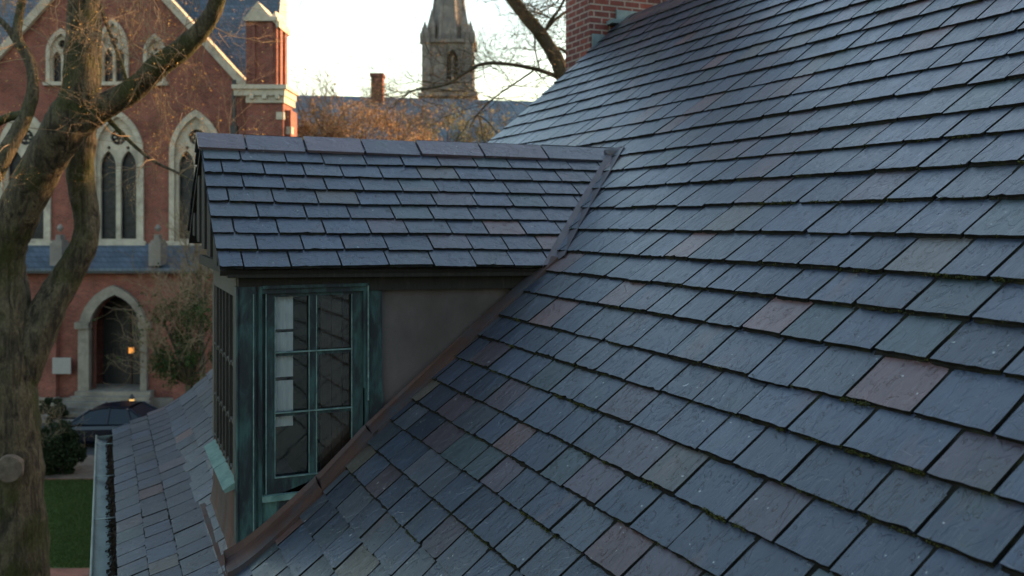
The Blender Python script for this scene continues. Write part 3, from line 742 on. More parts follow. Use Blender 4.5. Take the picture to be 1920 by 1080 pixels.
# apron under the front window, curving out onto the slates
mb = MB(); ya, yb = CHK - .055, CHF; n = 12; prf = []
zlow = Pz(WX)
prf = [(WX - .004, ZF_S), (WX - .006, -1.55), (WX - .010, zlow + .14), (WX - .022, zlow + .06), (WX - .035, Pz(WX - .035) + .045), (WX - .05, Pz(WX - .05) + .052), (WX - .09, Pz(WX - .09) + .056), (WX - .095, Pz(WX - .095) + .03)]
vs = []
for i in range(n + 1):
    y = ya + (yb - ya) * i / n
    for j, (x, z) in enumerate(prf): vs.append((x + (.012 * noise.noise(Vector((y * 2, j, 0))) if j > 1 else 0), y - (.19 if (i == 0 and j > 3) else 0), H + z))
m_ = len(prf)
mb.add(vs, [(i * m_ + j, i * m_ + j + 1, (i + 1) * m_ + j + 1, (i + 1) * m_ + j) for i in range(n) for j in range(m_ - 1)])
mb.add([(WX - .004, ya, H + ZF_S), (WX - .004, ya, H + zlow + .02), (WX + .05, ya + .001, H + zlow + .02), (WX + .05, ya + .001, H + ZF_S)], [(0, 1, 2, 3)])
mb.build('apron_flashing', 'copper_front', house)
# gable boarding of the dormer: staggered vertical boards
mb = MB(); nb_ = 11
for k in range(nb_):
    y0 = DE_Y + .05 + (2 * DR_Y - 2 * DE_Y - .30) * k / nb_; y1 = y0 + (2 * DR_Y - 2 * DE_Y - .30) / nb_ - .03; ym = (y0 + y1) / 2
    zt_ = DR_Z - abs(ym - DR_Y) * (DR_Z - DE_Z0) / (DR_Y - DE_Y) - .05; zb_ = -.28 + .018 * k + .012 * (k % 2)
    if zt_ - zb_ < .02: continue
    off = .012 * (k % 2)
    mb.box((DX0 + .03 - off, y0, H + zb_), (DX0 + .055 - off, y1, H + zt_))
mb.box((DX0 + .06, DE_Y + .10, H - .30), (DX0 + .10, 2 * DR_Y - DE_Y - .45, H - .24)); 
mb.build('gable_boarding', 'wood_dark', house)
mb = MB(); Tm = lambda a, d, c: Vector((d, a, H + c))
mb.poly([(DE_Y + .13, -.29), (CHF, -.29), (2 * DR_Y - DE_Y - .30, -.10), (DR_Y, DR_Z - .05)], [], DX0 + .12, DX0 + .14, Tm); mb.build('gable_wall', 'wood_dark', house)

# ------------------------------------------------------------------ ground
mb = MB(); mb.add([(-900, -900, 0), (900, -900, 0), (900, 1500, 0), (-900, 1500, 0)], [(0, 1, 2, 3)])
tag(mb.build('ground', 'earth'), 'bare earth ground stretching between the buildings', 'ground', kind='structure')
def strip(name, mat, r0, r1, d0, d1, z, label):
    mb = MB(); mb.box((r0, d0, z - .1), (r1, d1, z), T=cx_); o = mb.build(name, mat); return tag(o, label, name, kind='structure')
strip('street', 'asphalt', -60, 60, 32.4, 37.8, .008, 'dark asphalt street running past the church steps')
strip('pavement', 'pave', -60, 60, 37.8, 41.0, .13, 'pale stone pavement at the foot of the church')
strip('brick_path', 'brick_path', -60, 20, 29.4, 32.3, .10, 'red brick path between the lawn and the street')
strip('lawn', 'grass', -60, 10, 21.9, 29.4, .06, 'green lawn seen beyond the tree trunk')
strip('brick_terrace', 'brick_path', -60, 6, 13, 21.9, .07, 'red brick paving along the near edge of the lawn')
mb = MB(); rg = random.Random(5)
for _ in range(26000):
    d = rg.uniform(21.95, 29.35); r = rg.uniform(-.50, -.40) * d + rg.uniform(-1.2, .9); h = rg.uniform(.03, .075); a = rg.uniform(0, 3.14)
    dx, dy = math.cos(a) * .012, math.sin(a) * .012; p = cx_(r, d, .06)
    mb.add([p - Vector((dx, dy, 0)), p + Vector((dx, dy, 0)), p + Vector((rg.uniform(-.03, .03), rg.uniform(-.03, .03), h))], [(0, 1, 2)])
tag(mb.build('grass', 'grassblade'), 'short green grass blades of the lawn', 'grass', kind='stuff')

# ------------------------------------------------------------------ church
DC = 42.0; mc = DC / FPX
def cu(u, D=DC): return (u - 960) / FPX * D
def cv(v, D=DC): return H + (413 - v) / FPX * D
church_loc = cx_(cu(203), DC, 0)
church = thing('brick_church', 'red brick gothic church with stone arched windows and blue slate roof', 'church', church_loc, R(-YAW))
T = lambda a, d, c: cx_(a, d, c)
apex = (cu(203), cv(-125)); eL, eR = cu(-54), cu(462)
def Aout(uc, w_, vb, vs_, va, D=DC): return arch(cu(uc, D), cv(vb, D), w_ / FPX * D, cv(vs_, D), (vs_ - va) / FPX * D)
lower = [(221, 452, 288, 217), (368, 452, 288, 217), (47, 452, 288, 217)]      # centre u, base v, spring v, apex v
upper = [(213, 158, 95, 42, 46), (291, 158, 100, 72, 30), (116, 158, 100, 62, 44)]
holes = [Aout(c, 84, b, s_, a) for c, b, s_, a in lower] + [Aout(c, w_, b, s_, a) for c, b, s_, a, w_ in upper]
mb = MB(); mb.poly([(eL, 0), (eR, 0), (eR, cv(160)), apex, (eL, cv(160))], holes, DC, DC + .6, T)
mb.box((eL, DC + .6, 0), (eR, DC + 4, cv(160)), T=T)
wall = mb.build('wall', 'brick_church', church)
for c, b, s_, a in lower:
    mb = MB(); mb.poly(Aout(c, 99, b + 8, s_, a - 11), [Aout(c, 80, b, s_, a + 2)], DC - .12, DC + .25, T); mb.box((cu(c - 54), DC - .18, cv(b + 8)), (cu(c + 54), DC + .2, cv(b)), T=T)
    wn = mb.build('window', 'stone', church)
    lw = 29
    hs = [Aout(c - 19, lw, b - 4, 312, 282), Aout(c + 19, lw, b - 4, 312, 282), circ(cu(c), cv(257), 15 * mc), circ(cu(c - 18), cv(277), 3.5 * mc, 8), circ(cu(c + 18), cv(277), 3.5 * mc, 8)]
    mb = MB(); mb.poly(Aout(c, 81, b, s_, a + 1.5), hs, DC + .05, DC + .2, T)
    for k in range(6):
        an = k * math.pi / 3; mb.box((cu(c) + 7.5 * mc * math.cos(an) - .035, DC + .07, cv(257) + 7.5 * mc * math.sin(an) - .035), (cu(c) + 7.5 * mc * math.cos(an) + .035, DC + .18, cv(257) + 7.5 * mc * math.sin(an) + .035), T=T)
    mb.build('tracery', 'stone', wn)
    mb = MB(); mb.box((cu(c - 40), DC + .28, cv(b)), (cu(c + 40), DC + .30, cv(a)), T=T)
    for k in range(9): mb.box((cu(c - 40), DC + .262, cv(b) - -.45 * (k + 1)), (cu(c + 40), DC + .275, cv(b) + .45 * (k + 1) + .02), 1, T=T)
    mb.build('glass', ['glass_dark', 'black'], wn)
for c, b, s_, a, w_ in upper:
    mb = MB(); mb.poly(Aout(c, w_ + 12, b + 2, s_, a - 8), [Aout(c, w_ - 2, b - 2, s_, a + 2)], DC - .12, DC + .25, T); mb.box((cu(c - w_ / 2 - 10), DC - .2, cv(b + 3)), (cu(c + w_ / 2 + 10), DC + .2, cv(b - 4)), T=T)
    wn = mb.build('window', 'stone', church)
    q = w_ / 4
    mb = MB(); mb.poly(Aout(c, w_ - 1, b - 1, s_, a + 1), [Aout(c - q + .5, w_ / 2 - 6, b - 5, s_ + 12, s_ - 4), Aout(c + q - .5, w_ / 2 - 6, b - 5, s_ + 12, s_ - 4), circ(cu(c), cv(s_ - 18 if w_ > 35 else s_ - 8), (8 if w_ > 35 else 4) * mc, 10)], DC + .05, DC + .2, T)
    mb.build('tracery', 'stone', wn)
    mb = MB(); mb.box((cu(c - w_ / 2), DC + .28, cv(b)), (cu(c + w_ / 2), DC + .30, cv(a)), T=T); mb.build('glass', 'glass_dark', wn)
# copings on the gable
mb = MB()
for sx, ex in ((1, 462), (-1, -54)):
    a = Vector((apex[0], apex[1])); b = Vector((cu(ex), cv(160))); d = (b - a).normalized(); nn = Vector((-d.y, d.x)) * (1 if sx == 1 else -1)
    a2 = a + nn * .12; b2 = b + nn * .12 + d * .15; a3 = a - nn * .22; b3 = b - nn * .22 + d * .15
    pl = [tuple(a2), tuple(b2), tuple(b3), tuple(a3)]
    mb.poly(pl, [], DC - .22, DC + .7, T)
mb.build('coping', 'stone', church)
# roofs: nave behind the gable, and the high transverse roof
mb = MB()
a, l, r_ = apex, (eL - .2, cv(165)), (eR + .1, cv(165))
mb.add([T(a[0], DC + .6, a[1] - .35), T(l[0], DC + .6, l[1]), T(r_[0], DC + .6, r_[1]), T(a[0], DC + 4, a[1] - .35), T(l[0], DC + 4, l[1]), T(r_[0], DC + 4, r_[1])], [(0, 1, 4, 3), (0, 3, 5, 2), (0, 2, 1), (3, 4, 5)])
nx0, nx1 = cu(-330), cu(529, DC + 3.6)
y0, y1, z0, z1 = DC + 1.6, DC + 4.6, cv(165), cv(165) + 8.5
mb.add([T(nx0, y0, z0), T(nx1, y0, z0), T(nx1, y1, z1), T(nx0, y1, z1), T(nx0, y1 + .1, z0), T(nx1, y1 + .1, z0)], [(0, 1, 2, 3), (3, 2, 5, 4), (1, 5, 2), (0, 3, 4)])
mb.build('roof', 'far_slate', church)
mb = MB(); mb.box((nx0, y0 + .3, 0), (nx1 - .1, y1, z0 + .02), T=T); mb.build('transept_wall', 'brick_church', church)
# turret with gablets, cornice and buttress
DT = DC - 1.3
def tu(u): return cu(u, DT)
def tv(v): return cv(v, DT)
mb = MB(); mb.box((tu(461), DT, tv(158)), (tu(519), DT + 1.75, tv(38)), T=T)
mb.box((tu(474), DT - .09, tv(158)), (tu(479), DT - .001, tv(44)), T=T); mb.box((tu(503), DT - .09, tv(158)), (tu(512), DT - .001, tv(44)), T=T)
mb.box((tu(519) + .001, DT + .25, tv(158)), (tu(519) + .10, DT + .62, tv(50)), T=T); mb.box((tu(519) + .001, DT + 1.1, tv(158)), (tu(519) + .10, DT + 1.5, tv(50)), T=T)
tur = mb.build('turret', 'brick_church', church)
mb = MB()
mb.box((tu(458), DT - .14, tv(40)), (tu(522), DT + 1.9, tv(33)), T=T)
mb.poly([(tu(460), tv(33)), (tu(508), tv(33)), (tu(484), tv(3))], [], DT - .1, DT + 1.8, T)
mb.add([T(tu(506), DT - .1, tv(36)), T(tu(523), DT - .1, tv(50)), T(tu(523), DT + 1.9, tv(50)), T(tu(506), DT + 1.9, tv(36)), T(tu(513), DT + .3, tv(18)), T(tu(518), DT + 1.4, tv(18))], [(0, 1, 4), (1, 2, 5, 4), (2, 3, 5), (0, 4, 5, 3)])
mb.box((tu(519) + .002, DT - .12, tv(52)), (tu(525), DT + 1.9, tv(40)), T=T)
mb.build('gablet_cap', 'stone', tur)
mb = MB(); mb.box((tu(438), DT - .3, tv(168)), (tu(540), DT + 2.1, tv(160)), T=T); mb.box((tu(441), DT - .2, tv(180)), (tu(536), DT + 2.0, tv(168)), T=T); mb.box((tu(462), DT - .1, tv(193)), (tu(534), DT + 1.95, tv(180)), T=T)
for k in range(3): mb.box((tu(470 + 24 * k), DT - .26, tv(186)), (tu(478 + 24 * k), DT - .1, tv(176)), T=T)
mb.build('cornice', 'stone', tur)
mb = MB(); mb.box((tu(462), DT, 0), (tu(531), DT + 1.75, tv(193)), T=T); mb.box((tu(531), DT + .3, 0), (tu(542), DT + 1.5, tv(205)), T=T); mb.build('buttress', 'brick_church', church)
mb = MB()
for k in range(7): 
    mb = MB(); v0 = 210 + k * 62; mb.box((tu(531) - .3, DT - .03, tv(v0 + 14)), (tu(531) + .03, DT + .5, tv(v0)), T=T); mb.box((tu(542) - .2, DT + .27, tv(v0 + 40)), (tu(542) + .04, DT + .7, tv(v0 + 26)), T=T); mb.build('quoin', 'stone', church)
mb = MB(); mb.tube([T(cu(456), DT - .05, tv(150)), T(cu(456), DT - .05, 3)], [.09, .09], 8); mb.box((cu(450), DT - .2, tv(252)), (cu(462), DT + .1, tv(236)), T=T); mb.build('downpipe', 'black', church)
# lean-to porch range
DP = 40.2
def pu(u): return cu(u, DP)
def pv(v): return cv(v, DP)
door = arch(pu(219), pv(745), 96 / FPX * DP, pv(618), 66 / FPX * DP)
mb = MB(); mb.poly([(pu(-140), 0), (pu(470), 0), (pu(470), pv(507)), (pu(-140), pv(507))], [door], DP, DP + .5, T)
mb.box((pu(-140), DP + .5, 0), (pu(-140) + .3, DC, pv(507)), T=T)
mb.box((pu(82), DP - .35, 0), (pu(112), DP, pv(560)), T=T); mb.box((pu(330), DP - .35, 0), (pu(362), DP, pv(560)), T=T)
porch = mb.build('porch_wall', 'brick_church', church)
mb = MB(); za, zb_ = cv(456, DC), pv(503)
mb.add([T(pu(-150), DC + .05, za), T(pu(480), DC + .05, za), T(pu(480), DP - .35, zb_), T(pu(-150), DP - .35, zb_), T(pu(-150), DP - .35, zb_ - .12), T(pu(480), DP - .35, zb_ - .12)], [(0, 3, 2, 1), (3, 4, 5, 2)])
mb.build('porch_roof', 'far_slate', church)
mb = MB(); mb.box((pu(-150), DP - .45, zb_ - .2), (pu(480), DP - .34, zb_ - .09), T=T); mb.build('porch_gutter', 'black', church)
for u in (115, 298, -40):
    mb = MB(); mb.box((pu(u - 11), DP - .5, pv(497)), (pu(u + 11), DP + .3, pv(455)), T=T); mb.box((pu(u - 9), DP - .4, pv(455)), (pu(u + 9), DP + .2, pv(450)), T=T)
    mb.poly([(pu(u - 5), pv(450)), (pu(u + 5), pv(450)), (pu(u + 4), pv(440)), (pu(u - 4), pv(440))], [], DP - .3, DP + .1, T)
    mb.tube([T(pu(u), DP - .1, pv(434)), T(pu(u), DP - .1, pv(428)), T(pu(u), DP - .1, pv(424)), T(pu(u), DP - .1, pv(420))], [.06, .14, .10, .02], 8)
    mb.build('pinnacle', 'stone_grey', porch)
mb = MB(); mb.poly(arch(pu(215), pv(770), 128 / FPX * DP, pv(622), 88 / FPX * DP), [door], DP - .25, DP + .3, T)
mb.box((pu(146), DP - .35, pv(615)), (pu(172), DP, pv(603)), T=T); mb.box((pu(264), DP - .35, pv(615)), (pu(286), DP, pv(603)), T=T)
mb.build('door_surround', 'stone_low', porch)
mb = MB(); 
mb.box((pu(165), DP + 1.5, 0), (pu(218), DP + 1.6, pv(545)), T=T); mb.box((pu(220), DP + 1.5, 0), (pu(270), DP + 1.6, pv(545)), T=T); mb.box((pu(217), DP + 1.4, 0), (pu(221), DP + 1.5, pv(560)), 1, T=T)
mb.build('door', ['black', 'wood_brown'], porch)
mb = MB()
for k in range(6): mb.box((pu(150 - 4 * k), DP - .5 - .33 * k, 0), (pu(290 + 4 * k), DP - .17 - .33 * k if k else DP + 1.5, .13 + (5 - k) * .16), T=T)
mb.build('steps', 'stone_low', church)
mb = MB(); mb.box((pu(-140), DP - .18, 0), (pu(147), DP - .0, pv(745)), T=T); mb.build('plinth', 'stone_low', church); mb = MB(); mb.box((pu(288), DP - .18, 0), (pu(470), DP - .0, pv(745)), T=T); mb.build('plinth', 'stone_low', church); mb = MB(); mb.box((pu(76), DP - .48, 0), (pu(116), DP - .18, pv(742)), T=T); mb.build('plinth', 'stone_low', church)
mb = MB(); mb.box((pu(107), DP - .42, pv(698)), (pu(141), DP - .36, pv(668)), T=T); mb.box((pu(109), DP - .36, pv(696)), (pu(112), DP, pv(670)), T=T); mb.build('notice_plaque', 'mortar_plaque', church)
mb = MB(); mb.box((pu(225), DP + .9, pv(668)), (pu(232), DP + 1.1, pv(657)), T=T); lan = mb.build('door_lantern', 'lamp', church)
mb = MB(); mb.tube([T(pu(228.5), DP + 1.0, pv(657)), T(pu(228.5), DP + 1.0, pv(654))], [.10, .02], 8); mb.tube([T(pu(228.5), DP + 1.0, pv(668)), T(pu(228.5), DP + 1.0, 1.0)], [.035, .05], 8); mb.build('lantern_post', 'wood_brown', lan)
for u, v in ((240, 573),):
    mb = MB(); mb.box((pu(u - 2.5), DP + .9, pv(v + 3)), (pu(u + 2.5), DP + 1.05, pv(v - 3)), T=T); mb.build('vault_light', 'lamp', church)

# low lantern on a short post in front of the steps
DL = 37.9; lp = thing('path_lantern', 'small glowing yellow lantern on a short post before the church steps', 'lantern', cx_(cu(247, DL), DL, .13))
mb = MB(); mb.tube([cx_(cu(247, DL), DL, .13), cx_(cu(247, DL), DL, cv(766, DL))], [.05, .04], 8); mb.tube([cx_(cu(247, DL), DL, cv(748, DL)), cx_(cu(247, DL), DL, cv(744, DL)), cx_(cu(247, DL), DL, cv(738, DL))], [.13, .10, .01], 6); mb.tube([cx_(cu(247, DL), DL, cv(767, DL)), cx_(cu(247, DL), DL, cv(765, DL))], [.12, .12], 6); mb.build('post', 'black', lp)
mb = MB(); mb.tube([cx_(cu(247, DL), DL, cv(765, DL)), cx_(cu(247, DL), DL, cv(748, DL))], [.075, .10], 6); mb.build('lamp_glass', 'lamp2', lp)

# ------------------------------------------------------------------ parked car
DK = 34.4; kl = cu(96, DK); 
car = thing('parked_car', 'dark navy car parked beyond the gutter below the church steps', 'car', cx_(kl + 2.3, DK, .01), R(-YAW))
def K(x, y, z): return cx_(kl + x, DK + y, .01 + z)
sec = [(0.0, .45, .62, .30), (.12, .58, .78, .24), (.6, .70, .84, .20), (1.35, .84, .89, .18), (2.3, .86, .90, .18), (3.3, .88, .90, .18), (4.1, .84, .87, .2), (4.5, .72, .80, .26), (4.62, .55, .66, .34)]
mb = MB(); rings = []
for x, zt_, hw, zb_ in sec:
    rings.append([K(x, y, z) for y, z in ((-hw * .9, zb_), (-hw, zb_ + .12), (-hw, zt_ - .16), (-hw * .95, zt_ - .04), (-hw * .75, zt_), (0, zt_ + .02), (hw * .75, zt_), (hw * .95, zt_ - .04), (hw, zt_ - .16), (hw, zb_ + .12), (hw * .9, zb_))])
nn_ = 11; vs = [v for r0 in rings for v in r0]; fs = [(i * nn_ + k, i * nn_ + (k + 1) % nn_, (i + 1) * nn_ + (k + 1) % nn_, (i + 1) * nn_ + k) for i in range(len(sec) - 1) for k in range(nn_)]
fs += [tuple(range(nn_)), tuple(reversed([(len(sec) - 1) * nn_ + k for k in range(nn_)]))]
mb.add(vs, fs)
cab = [(1.05, .86, .86, .0), (1.75, 1.36, .68, 0), (2.4, 1.45, .64, 0), (3.1, 1.42, .65, 0), (3.95, .95, .78, 0)]
# roof skin and pillars
def cabp(x, zt_, hw, q): return [K(x, -hw, zt_), K(x, -hw * .6, zt_ + .03 * (zt_ > 1)), K(x, hw * .6, zt_ + .03 * (zt_ > 1)), K(x, hw, zt_)]
rf = [cabp(*c) for c in cab[1:4]]
vs = [v for r0 in rf for v in r0] + [v - Vector((0, 0, .05)) for r0 in rf for v in r0]; fs = []
for i in range(2):
    for k in range(3): a = i * 4 + k; fs += [(a, a + 1, a + 5, a + 4), (a + 12, a + 16, a + 17, a + 13)]
    fs += [(i * 4, i * 4 + 4, i * 4 + 16, i * 4 + 12), (i * 4 + 3, i * 4 + 15, i * 4 + 19, i * 4 + 7)]
mb.add(vs, fs)
for sgn in (-1, 1):
    for (xa, za, ha), (xb, zb2, hb_) in (((1.0, .86, .84), (1.75, 1.37, .67)), ((2.42, .88, .87), (2.42, 1.42, .65)), ((3.98, .86, .84), (3.12, 1.40, .66)), ((3.3, .88, .87), (3.05, 1.40, .66))):
        mb.tube([K(xa, sgn * ha, za), K(xb, sgn * hb_, zb2)], [.045, .035], 6)
body = mb.build('body', 'carpaint', car, smooth=False)
mb = MB()
a0, a1, a2, a3 = K(1.02, -.82, .87), K(1.02, .82, .87), K(1.75, .66, 1.35), K(1.75, -.66, 1.35); mb.add([a0, a1, a2, a3], [(0, 1, 2, 3)])
a0, a1, a2, a3 = K(3.98, -.80, .87), K(3.98, .80, .87), K(3.12, .64, 1.38), K(3.12, -.64, 1.38); mb.add([a0, a1, a2, a3], [(0, 3, 2, 1)])
mb.build('windscreen', 'car_glass', car)
for sgn in (-1, 1):
    mb = MB(); mb.add([K(1.08, sgn * .85, .87), K(2.40, sgn * .87, .88), K(2.40, sgn * .65, 1.39), K(1.76, sgn * .665, 1.34)], [(0, 1, 2, 3)]); mb.add([K(2.44, sgn * .87, .88), K(3.9, sgn * .84, .88), K(3.12, sgn * .655, 1.38), K(2.44, sgn * .65, 1.39)], [(0, 1, 2, 3)]); mb.build('side_window', 'car_glass', car)
for x in (.85, 3.75):
    for sgn in (-1, 1):
        mb = MB(); mb.tube([K(x, sgn * .70, .32), K(x, sgn * .91, .32)], [.33, .33], 20); wl = mb.build('wheel', 'tyre', car); mb = MB(); mb.tube([K(x, sgn * .90, .32), K(x, sgn * .925, .32)], [.20, .17], 14); mb.build('rim', 'chrome', wl)
for sgn in (-1, 1):
    mb = MB(); mb.box((.03, sgn * .42, .50), (.14, sgn * .68, .60), T=K); mb.build('headlight', 'chrome', car)
    mb = MB(); mb.box((4.50, sgn * .45, .56), (4.60, sgn * .70, .68), T=K); mb.build('tail_light', 'lamp_red', car)
mb = MB(); mb.box((-.03, -.6, .30), (.05, .6, .42), T=K); mb.build('bumper', 'black', car); mb = MB(); mb.box((4.6, -.6, .32), (4.68, .6, .46), T=K); mb.build('bumper', 'black', car)

# ------------------------------------------------------------------ trees
def limb(mb, pts, n=7, seg=18, wob=.10, sv=0.0, dD=None):
    """pts: (u, v, radius in photo pixels, depth)"""
    C = crom([(p[0], p[1], p[2], p[3]) for p in pts], n)
    P = [pt(c[0], c[1], c[3]) for c in C]; rr = [c[2] * .88 / FPX * c[3] for c in C]
    mb.tube(P, rr, seg, wob=wob, seedv=sv)
def twigs(mb, lm, p, d, L, r, depth, rr, leaf=0, spread=.55, up=.1, lsz=.02, side=4):
    n = 4; pts = [Vector(p)]; dd = Vector(d).normalized(); q = Vector(p)
    for i in range(n):
        dd = (dd + Vector([rr.gauss(0, .22) for _ in range(3)]) + Vector((0, 0, up * .4))).normalized(); q = q + dd * (L / n); pts.append(q.copy())
        if depth > 0 and i > 0 or (depth > 0 and rr.random() < .3):
            for _ in range(1 if rr.random() < .6 else 2):
                e = (dd + Vector([rr.gauss(0, spread) for _ in range(3)])).normalized()
                twigs(mb, lm, q, e, L * rr.uniform(.45, .75), r * .5, depth - 1, rr, leaf, spread, up, lsz, 3)
        if leaf and depth <= 1 and rr.random() < leaf:
            for _ in range(rr.choice((1, 2, 3))):
                a = Vector([rr.gauss(0, 1) for _ in range(3)]).normalized(); b = a.orthogonal().normalized(); c2 = a.cross(b); s_ = lsz * rr.uniform(.6, 1.5)
                o = q + Vector([rr.uniform(-.05, .05) for _ in range(3)])
                lm.add([o - b * s_, o + c2 * s_ * .7, o + b * s_, o - c2 * s_ * .7], [(0, 1, 2, 3)])
    mb.tube(pts, [r * (1 - .55 * i / n) for i in range(n + 1)], side, cap=False)
D0 = 14.0
tb = pt(5, 1080, D0); tree = thing('mossy_bare_tree', 'large bare mossy tree with forked trunk at the left edge', 'tree', (tb.x, tb.y, 0))
mb = MB()
base_r = 84
limb(mb, [(0, 1460, 150, D0), (0, 1400, 105, D0), (2, 1200, 90, D0), (8, 1080, 86, D0), (6, 980, 84, D0), (2, 850, 78, D0), (0, 740, 72, D0), (4, 660, 66, D0), (6, 590, 56, D0), (2, 520, 50, D0), (6, 460, 47, D0 - .1), (34, 400, 44, D0 - .2), (66, 335, 42, D0 - .3), (98, 280, 42, D0 - .4), (130, 225, 44, D0 - .5), (150, 170, 37, D0 - .5), (152, 100, 33, D0 - .5), (155, 40, 32, D0 - .5), (160, -60, 30, D0 - .6), (150, -220, 24, D0 - .8), (175, -420, 15, D0 - 1)], seg=28, wob=.10)
limb(mb, [(30, 720, 40, D0 + .05), (62, 640, 40, D0 + .1), (92, 575, 36, D0 + .2), (124, 520, 31, D0 + .3), (156, 462, 27, D0 + .3), (163, 405, 26, D0 + .4), (152, 340, 28, D0 + .4), (152, 280, 28, D0 + .4), (160, 220, 26, D0 + .4), (172, 140, 20, D0 + .4), (174, 60, 18, D0 + .4), (172, -20, 18, D0 + .5), (210, -160, 13, D0 + .8)], seg=22, wob=.10, sv=5)
trunk = mb.build('trunk', 'bark', tree, smooth=True)
mb = MB(); limb(mb, [(140, 235, 34, D0 - .45), (185, 205, 29, D0 - .5), (250, 168, 25, D0 - .7), (300, 122, 24, D0 - .9), (350, 84, 22, D0 - 1.1), (388, 42, 19, D0 - 1.2), (408, 0, 17, D0 - 1.3), (425, -70, 15, D0 - 1.5), (470, -180, 9, D0 - 1.8)], seg=18, wob=.10, sv=9)
mb.build('limb', 'bark', tree, smooth=True)
mb = MB(); limb(mb, [(-60, 400, 20, D0 - 1.6), (-8, 322, 18, D0 - 1.6), (25, 262, 16, D0 - 1.5), (52, 208, 14, D0 - 1.4), (62, 160, 12, D0 - 1.4), (55, 112, 11, D0 - 1.3), (33, 75, 11, D0 - 1.3), (34, 40, 9, D0 - 1.2), (42, -10, 8, D0 - 1.2), (40, -90, 6, D0 - 1.2)], seg=14, wob=.14, sv=12)
limb(mb, [(-30, 330, 13, D0 - 1.9), (-60, 400, 20, D0 - 1.6)], seg=10); limb(mb, [(45, 215, 10, D0 - 1.4), (10, 222, 9, D0 - 1.3), (-40, 250, 8, D0 - 1.2)], seg=10, wob=.1); limb(mb, [(30, 75, 8, D0 - 1.3), (8, 45, 6, D0 - 1.3), (-25, 15, 4, D0 - 1.3)], seg=8)
mb.build('limb', 'bark', tree, smooth=True)
mb = MB(); limb(mb, [(195, 215, 6, D0 - .3), (240, 262, 4.5, D0 - .5), (285, 300, 3.5, D0 - .7), (335, 325, 2.5, D0 - .9), (400, 360, 1.5, D0 - 1.2)], seg=8); limb(mb, [(240, 172, 5, D0 - .6), (228, 120, 4, D0 - .5), (200, 45, 4, D0 - .4), (188, 8, 4, D0 - .4)], seg=8)
mb.build('limb', 'bark', tree, smooth=True)
mb = MB(); P = pt(17, 880, D0 - .66); dv = (Vector((0, 0, H)) - P).normalized(); dv = Vector((dv.x, dv.y, 0)).normalized(); dv = (dv + Vector((CY, -SY, 0)) * -.15).normalized()
mb.tube([P - dv * .1, P + dv * .03, P + dv * .045, P + dv * .030, P + dv * .02], [.19, .175, .15, .10, .02], 18, wob=.12); mb.tube([P + dv * .0, P + dv * .045], [.09, .075], 14, wob=.2)
mb.build('sawn_knot', 'knot', tree, smooth=False)
mb = MB(); lm = MB(); rt = random.Random(21)
starts = []
for (u, v, D) in [(160, -40, 13.4), (300, 122, 12.1), (350, 84, 12.9), (388, 42, 12.8), (410, -10, 12.7), (420, -60, 12.5), (60, 150, 12.6), (55, 112, 12.7), (33, 75, 12.7), (36, 30, 12.8), (40, -40, 12.8), (25, 262, 12.5), (-10, 320, 12.4), (10, 222, 12.7), (285, 300, 13.3), (335, 325, 12.1), (240, 262, 13.5), (150, -150, 13.2), (210, -150, 14.8), (450, -90, 12.4)]:
    for _ in range(1 if u < 200 else 2): starts.append((u, v, D))
for (u, v, D) in starts:
    p = pt(u + rt.uniform(-6, 6), v + rt.uniform(-14, 14), D)
    a = rt.uniform(0, 2 * math.pi); d = cx_(math.cos(a), math.sin(a) * .8, rt.uniform(-.55, .5)) - cx_(0, 0, 0)
    twigs(mb, lm, p, d, rt.uniform(.7, 1.3), .008, 3, rt, leaf=.05, spread=.6, lsz=.009)
for _ in range(14):           # drooping sprays from boughs above the frame
    p = pt(rt.uniform(-40, 460), rt.uniform(-170, -30), rt.uniform(12.5, 15.5))
    twigs(mb, lm, p, (rt.uniform(-.5, .5), rt.uniform(-.5, .5), -1), rt.uniform(.9, 1.7), .009, 3, rt, leaf=.08, spread=.6, up=-.15, lsz=.010)
mb.build('twigs', 'twig', tree); lm.build('buds', 'leaf_gold', tree)

# tree behind the roof on the right
D1 = 19.0; tb = pt(1100, 400, D1)
tree2 = thing('leaning_bare_tree', 'bare tree whose bough leans left from behind the brick chimney', 'tree', (tb.x, tb.y, 0))
mb = MB(); limb(mb, [(1110, 1172, 50, D1), (1110, 900, 34, D1), (1115, 600, 30, D1), (1110, 400, 26, D1), (1090, 250, 22, D1), (1062, 160, 17, D1), (1040, 105, 15, D1), (1010, 60, 14, D1), (985, 30, 13, D1), (955, -8, 12, D1), (910, -60, 10, D1), (870, -130, 6, D1)], seg=18, wob=.12)
mb.build('trunk', 'bark2', tree2, smooth=True)
mb = MB(); limb(mb, [(1062, 165, 8, D1), (1045, 145, 5.5, D1), (1005, 130, 4.5, D1 - .2), (950, 120, 4, D1 - .4), (905, 120, 4, D1 - .5), (875, 135, 3.5, D1 - .6), (845, 155, 3, D1 - .7), (810, 165, 2.4, D1 - .8), (770, 172, 1.6, D1 - .9), (740, 195, 1, D1 - 1)], seg=8)
limb(mb, [(1000, 133, 2.6, D1 - .2), (960, 160, 2, D1), (925, 185, 1.8, D1), (895, 215, 1.5, D1), (880, 240, 1, D1)], seg=6); limb(mb, [(1050, 140, 4, D1), (1063, 100, 4, D1 + .2), (1010, 78, 1, D1)], seg=6)
limb(mb, [(1020, 62, 4, D1), (1035, 35, 3.5, D1), (1050, 15, 3, D1), (1062, -10, 3, D1)], seg=6); limb(mb, [(1004, 55, 2.4, D1), (1003, 90, 1.8, D1), (1012, 130, 1.4, D1)], seg=6)
limb(mb, [(1015, 68, 2.5, D1), (1040, 38, 3.2, D1), (1062, 22, 3, D1 + .2)], seg=6)
mb.build('limb', 'bark2', tree2, smooth=True)
mb = MB(); lm = MB()
